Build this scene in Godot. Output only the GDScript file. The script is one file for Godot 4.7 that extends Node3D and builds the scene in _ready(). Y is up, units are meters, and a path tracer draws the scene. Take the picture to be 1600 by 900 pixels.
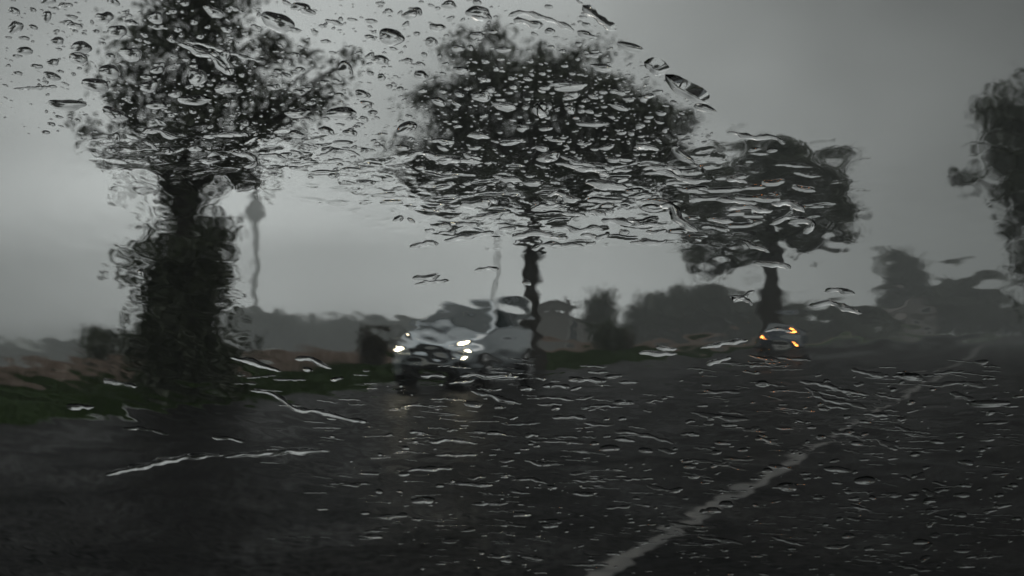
extends Node3D
# A wet road seen through the rain-covered windscreen of a car. Metres, y up; the road runs along -z.

const TILT := deg_to_rad(36.0)      # rake of the windscreen from the horizontal
const HEADING := deg_to_rad(12.0)   # the car stands a little turned towards the verge
var rng := RandomNumberGenerator.new()
var taken := {}
var glass_frame: Transform3D        # x along the glass, y out of it, z up the slope (metres)
var M := {}

# ------------------------------------------------------------------ naming
func numbered(called: String) -> String:
	var n: int = taken.get(called, 0)
	taken[called] = n + 1
	return called if n == 0 else "%s_%03d" % [called, n]

func tag(o: Node, label: String, category := "", group := "", kind := "") -> Node:
	if label: o.set_meta("label", label)
	if category: o.set_meta("category", category)
	if group: o.set_meta("group", group)
	if kind: o.set_meta("kind", kind)
	return o

func base(called: String, at: Vector3, turn := 0.0) -> Node3D:
	var o := Node3D.new()
	o.name = numbered(called)
	add_child(o)
	o.position = at
	o.rotation.y = turn
	return o

func put(called: String, mesh: Mesh, mat: Material, parent: Node = null) -> MeshInstance3D:
	var o := MeshInstance3D.new()
	o.mesh = mesh
	o.material_override = mat
	if parent == null:
		o.name = numbered(called)
		add_child(o)
	else:
		o.name = called
		parent.add_child(o, true)
	return o

func struct(called: String, mesh: Mesh, mat: Material) -> MeshInstance3D:
	var o := put(called, mesh, mat)
	o.set_meta("kind", "structure")
	return o

# ------------------------------------------------------------------ meshes
func to_mesh(v: PackedVector3Array, n: PackedVector3Array, idx: PackedInt32Array, uv := PackedVector2Array()) -> ArrayMesh:
	var a := []
	a.resize(Mesh.ARRAY_MAX)
	a[Mesh.ARRAY_VERTEX] = v
	a[Mesh.ARRAY_NORMAL] = n
	if uv.size(): a[Mesh.ARRAY_TEX_UV] = uv
	a[Mesh.ARRAY_INDEX] = idx
	var m := ArrayMesh.new()
	m.add_surface_from_arrays(Mesh.PRIMITIVE_TRIANGLES, a)
	return m

func smooth_normals(v: PackedVector3Array, idx: PackedInt32Array) -> PackedVector3Array:
	var n := PackedVector3Array()
	n.resize(v.size())
	for i in range(0, idx.size(), 3):
		var a := idx[i]
		var b := idx[i + 1]
		var c := idx[i + 2]
		var f := (v[c] - v[a]).cross(v[b] - v[a])
		n[a] += f
		n[b] += f
		n[c] += f
	for i in n.size(): n[i] = n[i].normalized()
	return n

# a grid of points (rows x cols) as a smooth sheet; flip turns its face
func sheet(v: PackedVector3Array, cols: int, flip := false, uv := PackedVector2Array()) -> ArrayMesh:
	var idx := PackedInt32Array()
	var rows := v.size() / cols
	for r in rows - 1:
		for c in cols - 1:
			var a := r * cols + c
			if flip: idx.append_array([a, a + 1, a + cols, a + 1, a + cols + 1, a + cols])
			else: idx.append_array([a, a + cols, a + 1, a + 1, a + cols, a + cols + 1])
	return to_mesh(v, smooth_normals(v, idx), idx, uv)

class Build:
	var v := PackedVector3Array()
	var n := PackedVector3Array()
	var idx := PackedInt32Array()
	func flat(pts: Array) -> void:   # a convex face whose points run counter-clockwise seen from outside
		var f: Vector3 = (pts[1] - pts[0]).cross(pts[2] - pts[0]).normalized()
		var k := v.size()
		for p in pts:
			v.append(p)
			n.append(f)
		for i in range(1, pts.size() - 1): idx.append_array([k, k + i + 1, k + i])
	func box(c: Vector3, s: Vector3, basis := Basis.IDENTITY) -> void:
		var e := s / 2
		var p := []
		for z in [-1, 1]:
			for y in [-1, 1]:
				for x in [-1, 1]: p.append(c + basis * Vector3(x * e.x, y * e.y, z * e.z))
		for f in [[4, 5, 7, 6], [1, 0, 2, 3], [5, 1, 3, 7], [0, 4, 6, 2], [6, 7, 3, 2], [0, 1, 5, 4]]:
			flat([p[f[0]], p[f[1]], p[f[2]], p[f[3]]])
	func tube(path: Array, radii: Array, sides := 8) -> void:
		var k0 := v.size()
		for i in path.size():
			var d: Vector3 = (path[mini(i + 1, path.size() - 1)] - path[maxi(i - 1, 0)]).normalized()
			var s := d.cross(Vector3(0.31, 0.2, 0.93)).normalized()
			var t := s.cross(d)
			for j in sides:
				var q := TAU * j / sides
				var o := s * cos(q) + t * sin(q)
				v.append(path[i] + o * radii[i])
				n.append(o)
		for i in path.size() - 1:
			for j in sides:
				var a := k0 + i * sides + j
				var b := k0 + i * sides + (j + 1) % sides
				idx.append_array([a, b, a + sides, b, b + sides, a + sides])
	func disc(c: Vector3, axis: Vector3, r: float, depth: float, sides := 20, round := 0.0) -> void:  # a short drum with a rounded edge
		var s := axis.cross(Vector3.UP if absf(axis.y) < 0.9 else Vector3.RIGHT).normalized()
		var t := axis.cross(s)
		var prof := [[0.0, depth], [r - round, depth], [r, depth - round], [r, 0.0], [0.0, 0.0]]
		for k in prof.size() - 1:
			for j in sides:
				var p := []
				for e in [[k, j], [k + 1, j], [k + 1, j + 1], [k, j + 1]]:
					var q: float = TAU * e[1] / sides
					p.append(c + axis * prof[e[0]][1] + (s * cos(q) + t * sin(q)) * prof[e[0]][0])
				if k == 0: flat([p[0], p[1], p[2]])
				elif k == prof.size() - 2: flat([p[0], p[1], p[3]])
				else: flat(p)
	func mesh() -> ArrayMesh:
		var a := []
		a.resize(Mesh.ARRAY_MAX)
		a[Mesh.ARRAY_VERTEX] = v
		a[Mesh.ARRAY_NORMAL] = n
		a[Mesh.ARRAY_INDEX] = idx
		var m := ArrayMesh.new()
		m.add_surface_from_arrays(Mesh.PRIMITIVE_TRIANGLES, a)
		return m

# ------------------------------------------------------------------ materials
func noise_tex(seed_: int, freq: float, octaves: int, lo: float, hi: float, size := 512, normal := 0.0) -> NoiseTexture2D:
	var n := FastNoiseLite.new()
	n.seed = seed_
	n.frequency = freq
	n.fractal_octaves = octaves
	var t := NoiseTexture2D.new()
	t.width = size
	t.height = size
	t.seamless = true
	t.noise = n
	if normal > 0.0:
		t.as_normal_map = true
		t.bump_strength = normal
	else:
		var g := Gradient.new()
		g.set_color(0, Color(lo, lo, lo))
		g.set_color(1, Color(hi, hi, hi))
		t.color_ramp = g
	return t

func ramp_tex(seed_: int, freq: float, octaves: int, a: Color, b: Color, size := 512) -> NoiseTexture2D:
	var t := noise_tex(seed_, freq, octaves, 0, 1, size)
	var g := Gradient.new()
	g.set_color(0, a.linear_to_srgb())
	g.set_color(1, b.linear_to_srgb())
	t.color_ramp = g
	return t

func plain(c: Color, rough := 0.8, metal := 0.0) -> StandardMaterial3D:
	var m := StandardMaterial3D.new()
	m.albedo_color = c.linear_to_srgb()
	m.roughness = rough
	m.metallic = metal
	return m

func textured(a: Color, b: Color, scale: float, rough := 0.85, seed_ := 1, bump := 0.0) -> StandardMaterial3D:
	var m := StandardMaterial3D.new()
	m.albedo_texture = ramp_tex(seed_, 0.02, 5, a, b)
	m.uv1_triplanar = true
	m.uv1_world_triplanar = true
	m.uv1_scale = Vector3.ONE * scale
	m.roughness = rough
	if bump > 0.0:
		m.normal_enabled = true
		m.normal_texture = noise_tex(seed_ + 9, 0.05, 4, 0, 1, 512, 6.0)
		m.normal_scale = bump
	return m

func materials() -> void:
	var w := StandardMaterial3D.new()          # water
	w.albedo_color = Color(1, 1, 1, 0)
	w.transparency = BaseMaterial3D.TRANSPARENCY_ALPHA
	w.roughness = 0.0
	w.refraction_enabled = true
	w.refraction_scale = 0.033
	M.water = w
	var g := StandardMaterial3D.new()          # the pane
	g.albedo_color = Color(0.03, 0.06, 0.05, 0.02)
	g.transparency = BaseMaterial3D.TRANSPARENCY_ALPHA
	g.roughness = 0.0
	M.pane = g
	var r := textured(Color(0.005, 0.005, 0.0054), Color(0.014, 0.0137, 0.0133), 0.11, 0.4, 3)
	r.roughness_texture = noise_tex(21, 0.012, 4, 0.3, 0.6)
	r.roughness = 1.0
	r.normal_enabled = true
	r.normal_texture = noise_tex(5, 0.11, 3, 0, 1, 512, 5.0)
	r.normal_scale = 0.45
	r.metallic_specular = 0.075
	M.road = r
	M.line = textured(Color(0.008, 0.008, 0.008), Color(0.13, 0.12, 0.108), 0.5, 0.5, 31)
	M.grass = textured(Color(0.010, 0.024, 0.005), Color(0.032, 0.055, 0.012), 0.23, 0.95, 41, 0.7)
	M.grass.metallic_specular = 0.2
	M.blade = textured(Color(0.012, 0.03, 0.005), Color(0.04, 0.065, 0.013), 0.9, 0.95, 42)
	M.blade.metallic_specular = 0.2
	M.field = textured(Color(0.13, 0.098, 0.08), Color(0.26, 0.2, 0.165), 0.14, 0.9, 43, 0.8)
	M.straw = textured(Color(0.13, 0.098, 0.078), Color(0.27, 0.205, 0.165), 0.7, 0.8, 44)
	M.meadow = textured(Color(0.03, 0.042, 0.02), Color(0.075, 0.08, 0.045), 0.05, 0.9, 45)
	M.leaf = textured(Color(0.016, 0.024, 0.009), Color(0.042, 0.052, 0.02), 0.6, 0.5, 51)
	M.leaf.backlight_enabled = true
	M.leaf.backlight = Color(0.25, 0.3, 0.12)
	M.leaf_brown = textured(Color(0.02, 0.018, 0.010), Color(0.05, 0.04, 0.022), 0.7, 0.6, 52)
	M.bark = textured(Color(0.012, 0.010, 0.008), Color(0.05, 0.042, 0.033), 1.4, 0.75, 53, 1.0)
	M.paint = plain(Color(0.42, 0.46, 0.49), 0.3, 0.5)
	M.paint.clearcoat_enabled = true
	M.paint.clearcoat = 0.8
	M.paint.clearcoat_roughness = 0.06
	M.paint_dark = plain(Color(0.025, 0.036, 0.055), 0.3, 0.3)
	M.paint_dark.clearcoat_enabled = true
	M.paint_dark.clearcoat = 0.3
	M.paint_dark.clearcoat_roughness = 0.06
	M.black = plain(Color(0.008, 0.008, 0.009), 0.6)
	M.black_gloss = plain(Color(0.006, 0.008, 0.012), 0.2)
	M.rubber = plain(Color(0.012, 0.012, 0.012), 0.8)
	M.alloy = plain(Color(0.4, 0.41, 0.42), 0.35, 0.8)
	M.car_glass = plain(Color(0.012, 0.022, 0.024), 0.05)
	M.plate = plain(Color(0.55, 0.55, 0.52), 0.4)
	M.steel = plain(Color(0.16, 0.165, 0.165), 0.5, 0.4)
	M.concrete = textured(Color(0.36, 0.36, 0.355), Color(0.5, 0.5, 0.49), 0.1, 0.85, 61)
	M.render_wall = textured(Color(0.10, 0.095, 0.088), Color(0.16, 0.15, 0.14), 0.25, 0.9, 62)
	M.roof = textured(Color(0.045, 0.038, 0.034), Color(0.09, 0.072, 0.062), 0.4, 0.7, 63, 0.6)
	M.window = plain(Color(0.02, 0.025, 0.028), 0.1)
	M.window_frame = plain(Color(0.45, 0.45, 0.43), 0.6)
	M.sign_red = plain(Color(0.45, 0.03, 0.03), 0.45)
	M.sign_blue = plain(Color(0.03, 0.06, 0.22), 0.45)
	M.sign_white = plain(Color(0.7, 0.7, 0.68), 0.45)
	M.trim = plain(Color(0.006, 0.006, 0.007), 0.7)
	M.trim.metallic_specular = 0.25

func lamp_material(c: Color, energy: float) -> StandardMaterial3D:
	var m := plain(Color(0.8, 0.8, 0.8), 0.2)
	m.emission_enabled = true
	m.emission = c
	m.emission_energy_multiplier = energy
	return m

# ------------------------------------------------------------------ sky
func sky_panorama() -> ImageTexture:
	var w := 512
	var h := 256
	var im := Image.create(w, h, false, Image.FORMAT_RGBAF)
	var n := FastNoiseLite.new()
	n.seed = 77
	n.frequency = 1.0
	n.fractal_octaves = 5
	for y in h:
		var el := PI / 2 - PI * (y + 0.5) / h
		for x in w:
			var az := TAU * (x + 0.5) / w              # 0 towards -z, growing towards +x
			var d := Vector3(sin(az) * cos(el), sin(el), -cos(az) * cos(el))
			# a rain sky: an even overcast, a little brighter overhead, thinnest where the shower passes, heavier beyond it
			var e := maxf(el, 0.0)
			var off := wrapf(rad_to_deg(az) + 28.0, -180.0, 180.0)
			var thin := 0.09 + 1.5 * exp(-pow(off / 18.5, 2.0)) * (0.3 + 0.7 * exp(-pow(maxf(e - 0.06, 0.0) / 0.15, 2.0))) + 0.3 * exp(-pow((absf(off) - 150.0) / 50.0, 2.0))
			thin = lerpf(thin, 0.82, smoothstep(0.22, 1.0, e))
			var cl := n.get_noise_3d(d.x * 1.6, d.y * 4.5, d.z * 1.6) + 0.5 * n.get_noise_3d(d.x * 5.0 + 9.0, d.y * 13.0, d.z * 5.0)
			var l := thin * (0.78 + 0.45 * sin(e)) * (1.0 + 0.55 * cl)
			l = maxf(l, 0.08)
			im.set_pixel(x, y, Color(l * 0.95, l, l * 0.98, 1))
	return ImageTexture.create_from_image(im)

# ------------------------------------------------------------------ land
func bend(d: float) -> float:          # the road bears away beyond 120 m
	if d < 120.0: return 0.0
	if d < 320.0: return (d - 120.0) * (d - 120.0) / 500.0
	return 80.0 + (d - 320.0) * 0.8

func edge(d: float) -> float:          # the verge's edge of the road
	return -10.5 - 0.045 * clampf(d, 0.0, 40.0)

func land(lat: float) -> float:        # height of the ground across the road
	if lat < -30.0: return -0.1 - 7.0 * smoothstep(-30.0, -95.0, lat)
	if lat < -13.0: return 0.12 * smoothstep(-13.0, -15.0, lat) - 0.2 * smoothstep(-17.0, -26.0, lat)
	if lat < -2.0: return 0.0
	if lat < 1.7: return 0.0
	return 0.1 * smoothstep(1.7, 3.0, lat) + 0.4 * smoothstep(6.0, 60.0, lat)

func strip(from: Callable, to: Callable, cols: int, seed_: int, rough: float, lift: float, dmin := -60.0, dmax := 800.0) -> ArrayMesh:
	var n := FastNoiseLite.new()
	n.seed = seed_
	n.frequency = 0.35
	var v := PackedVector3Array()
	var d := dmin
	var rows := []
	while d < dmax:
		rows.append(d)
		d += clampf(0.02 * absf(d) + 0.5, 0.5, 40.0)
	rows.append(dmax)
	for r in rows:
		for c in cols + 1:
			var t := float(c) / cols
			var lat: float = lerpf(from.call(r), to.call(r), t)
			var k := 0.0 if c == 0 or c == cols else 1.0
			v.append(Vector3(lat + bend(r), land(lat) + lift + k * rough * n.get_noise_2d(lat, r), -r))
	return sheet(v, cols + 1)

func scatter(called: String, label: String, mesh: Mesh, mat: Material, spots: Array, parent: Node = null) -> void:
	var mm := MultiMesh.new()
	mm.transform_format = MultiMesh.TRANSFORM_3D
	mm.mesh = mesh
	mm.instance_count = spots.size()
	for i in spots.size(): mm.set_instance_transform(i, spots[i])
	var o := MultiMeshInstance3D.new()
	o.multimesh = mm
	o.material_override = mat
	o.set_meta("kind", "stuff")
	if parent:
		o.name = called
		parent.add_child(o, true)
	else:
		o.name = numbered(called)
		add_child(o)
		o.set_meta("label", label)
		o.set_meta("category", called.replace("_", " "))

func tuft(height: float, blades: int, spread: float, width: float) -> ArrayMesh:
	var b := Build.new()
	for i in blades:
		var a := rng.randf() * TAU
		var o := Vector3(cos(a), 0, sin(a)) * spread * sqrt(rng.randf())
		var lean := Vector3(rng.randfn(0, 0.35), 1, rng.randfn(0, 0.35)) * height * rng.randf_range(0.5, 1.1)
		var s := Vector3(cos(a * 7), 0, sin(a * 7)) * width
		b.flat([o - s, o + s, o + lean * 0.6 + s * 0.6, o + lean])
	return b.mesh()

func spot(at: Vector3, scale: float) -> Transform3D:
	return Transform3D(Basis(Vector3.UP, rng.randf() * TAU).scaled(Vector3.ONE * scale), at)

# ------------------------------------------------------------------ trees
func leaf_cluster(leaf: float, count: int, spread: float) -> ArrayMesh:
	var b := Build.new()
	for i in count:
		var c := Vector3(rng.randfn(0, 1), rng.randfn(0, 0.8), rng.randfn(0, 1)) * spread * 0.5
		var e := Basis.from_euler(Vector3(rng.randf() * TAU, rng.randf() * TAU, rng.randf() * TAU))
		var l := leaf * rng.randf_range(0.7, 1.3)
		var tip := c + e * Vector3(0, 0, l)
		var mid := c + e * Vector3(0, l * 0.08, l * 0.45)
		var s := e * Vector3(l * 0.32, 0, 0)
		b.flat([c, mid + s, tip])
		b.flat([c, tip, mid - s])
	return b.mesh()

# puffs: Vector4(across, height, half width, half height) of the masses of foliage, metres from the foot of the trunk
func tree(called: String, label: String, at: Vector3, turn: float, trunk: Array, puffs: Array, leaf: float, per_puff: float, group: String, mat: Material) -> Node3D:
	var t := base(called, at, turn)
	tag(t, label, "tree", group)
	var wood := Build.new()
	var path := []
	var radii := []
	for p in trunk:      # Vector3(across, height, radius)
		path.append(Vector3(p.x, p.y, rng.randfn(0, 0.06)))
		radii.append(p.z)
	wood.tube(path, radii, 12)
	var boughs := Build.new()
	var spots := []
	for p in puffs:
		var depth: float = maxf(p.z, p.w) * 0.9
		var c := Vector3(p.x, p.y, rng.randf_range(-0.9, 0.9) * depth)
		var from: Vector3 = path[path.size() - 1]
		var r0: float = radii[radii.size() - 1]
		for i in path.size():
			if path[i].y < p.y - 0.35 * absf(p.x - path[i].x) and path[i].y > 0.45 * path[path.size() - 1].y:
				from = path[i]
				r0 = radii[i]
		var bend_ := (from + c) * 0.5 + Vector3(0, 0.02 * (c - from).length(), 0) + Vector3(rng.randfn(0, 0.1), rng.randfn(0, 0.1), 0)
		boughs.tube([from, bend_, c], [r0 * 0.45, r0 * 0.28, r0 * 0.12], 6)
		var area: float = p.z * p.w
		var clumps := int(clampf(area * 20.0 * per_puff, 2, 90))
		for k in clumps:
			var o := Vector3(clampf(rng.randfn(0, 0.5), -0.95, 0.95) * p.z, clampf(rng.randfn(0, 0.5), -0.95, 0.95) * p.w, rng.randfn(0, 0.5) * depth)
			var q := c + o
			if rng.randf() < 0.5: boughs.tube([c + o * 0.15, c + o * 0.6 + Vector3(0, 0.05, 0), q], [r0 * 0.10, r0 * 0.06, r0 * 0.03], 4)
			var cr := minf(leaf * rng.randf_range(1.2, 3.4), 0.3 * minf(p.z, p.w))
			for j in clampi(int(rng.randf_range(6, 15) * area / 0.12), 2, rng.randi_range(6, 15)):
				var w := q + Vector3(rng.randfn(0, 1), rng.randfn(0, 0.8), rng.randfn(0, 1)) * cr
				spots.append(Transform3D(Basis.from_euler(Vector3(rng.randf() * TAU, rng.randf() * TAU, 0)).scaled(Vector3.ONE * rng.randf_range(0.7, 1.25)), w))
	put("trunk", wood.mesh(), M.bark, t)
	put("bough", boughs.mesh(), M.bark, t).set_meta("kind", "stuff")
	scatter("crown", "", leaf_cluster(leaf, 9, leaf * 2.4), mat, spots, t)
	return t

# a far tree: the same make with less of it
func far_tree(label: String, at: Vector3, turn: float, w: float, h: float, group: String, mat: Material) -> Node3D:
	var puffs := []
	for i in 9:
		puffs.append(Vector4(rng.randf_range(-0.3, 0.3) * w, h * rng.randf_range(0.18, 0.85), w * rng.randf_range(0.18, 0.28), h * rng.randf_range(0.12, 0.18)))
	return tree("tree", label, at, turn, [Vector3(0, -0.3, w * 0.035), Vector3(0, h * 0.35, w * 0.028), Vector3(0.1, h * 0.7, w * 0.015)], puffs, 0.36, 0.4, group, mat)

func shrub(label: String, at: Vector3, turn: float, w: float, h: float, mat: Material) -> Node3D:
	var s := base("shrub", at, turn)
	tag(s, label, "shrub")
	var b := Build.new()
	var spots := []
	for i in 9:
		var q := Vector3(rng.randfn(0, 0.25) * w, h * rng.randf_range(0.35, 0.95), rng.randfn(0, 0.25) * w)
		b.tube([Vector3(q.x * 0.2, -0.1, q.z * 0.2), q * 0.55 + Vector3(0, 0.05, 0), q], [0.025, 0.018, 0.008], 5)
		for j in 46:
			spots.append(spot(q + Vector3(rng.randfn(0, 0.16) * w, rng.randfn(0, 0.15) * h, rng.randfn(0, 0.16) * w), rng.randf_range(0.7, 1.2)))
	put("stem", b.mesh(), M.bark, s)
	scatter("crown", "", leaf_cluster(0.09, 7, 0.22), mat, spots, s)
	return s

func hedge(label: String, from: Vector3, to: Vector3, height: float) -> void:
	var o := base("hedge", from)
	tag(o, label, "hedge")
	var spots := []
	for i in 2600:
		var q := (to - from) * rng.randf() + Vector3(rng.randfn(0, 0.5), 0, rng.randfn(0, 0.5))
		var top := height * (0.75 + 0.25 * sin(q.x * 0.9) + rng.randfn(0, 0.08))
		spots.append(spot(q + Vector3(0, top * rng.randf(), 0), rng.randf_range(0.7, 1.3)))
	scatter("foliage", "", leaf_cluster(0.28, 8, 0.6), M.leaf, spots, o)

# ------------------------------------------------------------------ cars
func car(label: String, at: Vector3, turn: float, paint: Material, lamp: Color, glow: float, light: float, wide := 1.0, tall := 1.0) -> Node3D:
	var o := base("car", at, turn)
	tag(o, label, "car", "oncoming cars with their headlights on")
	# lower body: stations from the nose (z, half width, underside, shoulder height)
	var st := [[2.10, 0.55, 0.42, 0.58], [2.07, 0.70, 0.30, 0.66], [1.96, 0.80, 0.22, 0.74], [1.75, 0.86, 0.20, 0.81], [1.3, 0.885, 0.2, 0.90], [0.85, 0.89, 0.2, 0.96], [0.3, 0.89, 0.2, 0.97], [-0.5, 0.89, 0.2, 0.99], [-1.2, 0.885, 0.2, 1.01], [-1.7, 0.86, 0.22, 1.02], [-1.98, 0.80, 0.26, 0.98], [-2.08, 0.70, 0.34, 0.86], [-2.12, 0.55, 0.44, 0.74]]
	var ring := [[0.0, 0.0], [0.8, 0.0], [0.95, 0.08], [1.0, 0.3], [1.0, 0.55], [0.975, 0.8], [0.93, 0.93], [0.82, 1.0], [0.4, 1.03], [0.0, 1.04]]
	var v := PackedVector3Array()
	for s in st:
		var pts := []
		for q in ring: pts.append(Vector3(q[0] * s[1], lerpf(s[2], s[3], q[1]), s[0]))
		for i in range(ring.size() - 2, 0, -1): pts.append(Vector3(-pts[i].x, pts[i].y, pts[i].z))
		pts.append(pts[0])
		for p in pts: v.append(Vector3(p.x * wide, p.y * tall, p.z))
	var cols := ring.size() * 2 - 1
	put("body", sheet(v, cols, true), paint, o)
	for e in [[0.5, 2.07, 0.16], [0.6, -2.09, 0.28]]:
		var cap := Build.new()
		cap.box(Vector3(0, e[0] * tall, e[1]), Vector3(1.0 * wide, e[2], 0.06))
		put("bumper", cap.mesh(), paint, o)
	# cabin: stations (z, half width at the belt, half width at the roof, belt, roof)
	var cs := [[1.02, 0.80, 0.79, 0.95, 0.955], [0.62, 0.81, 0.70, 0.96, 1.20], [0.22, 0.82, 0.66, 0.97, 1.42], [-0.3, 0.82, 0.66, 0.98, 1.475], [-0.9, 0.82, 0.65, 1.0, 1.465], [-1.35, 0.80, 0.63, 1.0, 1.42], [-1.72, 0.78, 0.62, 1.0, 1.22], [-1.92, 0.74, 0.70, 1.0, 1.005]]
	var cr := [[0.0, 0.0], [0.5, 0.5], [0.9, 0.9], [1.02, 0.97], [1.25, 1.0], [1.6, 1.012], [2.0, 1.02]]
	v = PackedVector3Array()
	for s in cs:
		var pts := []
		for q in cr:
			var f: float = q[0]
			var hw: float = lerpf(s[1], s[2], f) if f <= 1.0 else s[2] * (2.0 - f)
			pts.append(Vector3(hw, lerpf(s[3], s[4], q[1]), s[0]))
		for i in range(cr.size() - 2, -1, -1): pts.append(Vector3(-pts[i].x, pts[i].y, pts[i].z))
		for p in pts: v.append(Vector3(p.x * wide, p.y * tall, p.z))
	put("cabin", sheet(v, cr.size() * 2 - 1, true), paint, o)
	# glass set a few millimetres proud of the cabin
	var side := func(z: float, f: float) -> Vector3:
		for i in cs.size() - 1:
			if z <= cs[i][0] and z >= cs[i + 1][0]:
				var t: float = (cs[i][0] - z) / (cs[i][0] - cs[i + 1][0])
				var a := Vector3(lerpf(cs[i][1], cs[i][2], f), lerpf(cs[i][3], cs[i][4], f), z)
				var b := Vector3(lerpf(cs[i + 1][1], cs[i + 1][2], f), lerpf(cs[i + 1][3], cs[i + 1][4], f), z)
				return a.lerp(b, t)
		return Vector3.ZERO
	for sgn in [-1.0, 1.0]:
		for part in [[0.60, -0.28, "side_window"], [-0.36, -1.05, "side_window"], [-1.12, -1.5, "side_window"]]:
			var gv := PackedVector3Array()
			for i in 9:
				var z: float = lerpf(part[0], part[1], i / 8.0)
				for f in [0.1, 0.5, 0.86]:
					var p: Vector3 = side.call(z, f)
					gv.append(Vector3((p.x + 0.007) * sgn * wide, p.y * tall, p.z))
			put(part[2], sheet(gv, 3, sgn > 0.0), M.car_glass, o)
	for e in [[0.97, 0.27, "windscreen"], [-1.40, -1.84, "rear_window"]]:
		var gv := PackedVector3Array()
		for i in 7:
			var z: float = lerpf(e[0], e[1], i / 6.0)
			var p: Vector3 = side.call(z, 1.0)
			for j in 9:
				var a := j / 4.0 - 1.0
				gv.append(Vector3(p.x * 0.93 * a * wide, (p.y + 0.02 * (1.0 - a * a) + 0.008) * tall, p.z + 0.008 * signf(e[0])))
		put(e[2], sheet(gv, 9, false), M.car_glass, o)
	var b := Build.new()
	b.box(Vector3(0, 0.60 * tall, 2.085), Vector3(0.86 * wide, 0.17, 0.05))
	var grille := put("grille", b.mesh(), M.black_gloss, o)
	b = Build.new()
	for i in 4: b.box(Vector3(0, (0.545 + 0.036 * i) * tall, 2.113), Vector3(0.82 * wide, 0.008, 0.008))
	put("grille_bar", b.mesh(), M.alloy, grille)
	b = Build.new()
	b.box(Vector3(0, 0.33 * tall, 2.06), Vector3(1.15 * wide, 0.17, 0.1))
	put("lower_grille", b.mesh(), M.black, o)
	b = Build.new()
	b.box(Vector3(0, 0.455 * tall, 2.115), Vector3(0.5, 0.11, 0.014))
	put("number_plate", b.mesh(), M.plate, o)
	for sgn in [-1.0, 1.0]:
		b = Build.new()
		b.disc(Vector3(0.62 * sgn * wide, 0.655 * tall, 1.98), Vector3(0.16 * sgn, 0.05, 1).normalized(), 0.135, 0.09, 20, 0.03)
		var shell := put("headlight", b.mesh(), M.black_gloss, o)
		b = Build.new()
		b.disc(Vector3(0.635 * sgn * wide, 0.66 * tall, 2.073), Vector3(0.1 * sgn, 0.0, 1).normalized(), 0.075, 0.02, 20, 0.008)
		put("headlight_lamp", b.mesh(), lamp_material(lamp, glow), shell)
		var l := SpotLight3D.new()
		l.name = "headlight_beam"
		l.light_color = lamp
		l.light_energy = light
		l.light_size = 0.07
		l.spot_range = 120.0
		l.spot_attenuation = 2.0
		l.spot_angle = 32.0
		l.shadow_enabled = true
		o.add_child(l, true)
		l.position = Vector3(0.64 * sgn * wide, 0.66 * tall, 2.12)
		l.rotation = Vector3(deg_to_rad(-4.0), PI, 0)
		b = Build.new()
		b.box(Vector3(0.95 * sgn * wide, 1.03 * tall, 0.66), Vector3(0.2, 0.13, 0.10), Basis(Vector3.UP, 0.2 * sgn))
		put("door_mirror", b.mesh(), paint, o)
		for z in [0.1, -0.85]:
			b = Build.new()
			b.box(Vector3(0.895 * sgn * wide, 0.86 * tall, z - 0.25), Vector3(0.03, 0.03, 0.17))
			put("door_handle", b.mesh(), paint, o)
		for z in [1.32, -1.28]:
			b = Build.new()
			b.disc(Vector3(0.70 * sgn * wide, 0.315, z), Vector3(sgn, 0, 0), 0.39, 0.196, 24, 0.012)
			put("wheel_arch", b.mesh(), M.black, o)
			b = Build.new()
			b.disc(Vector3(0.72 * sgn * wide, 0.315, z), Vector3(sgn, 0, 0), 0.315, 0.20, 24, 0.04)
			var wheel := put("wheel", b.mesh(), M.rubber, o)
			b = Build.new()
			b.disc(Vector3(0.905 * sgn * wide, 0.315, z), Vector3(sgn, 0, 0), 0.2, 0.024, 20, 0.01)
			put("rim", b.mesh(), M.alloy, wheel)
	return o

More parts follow.
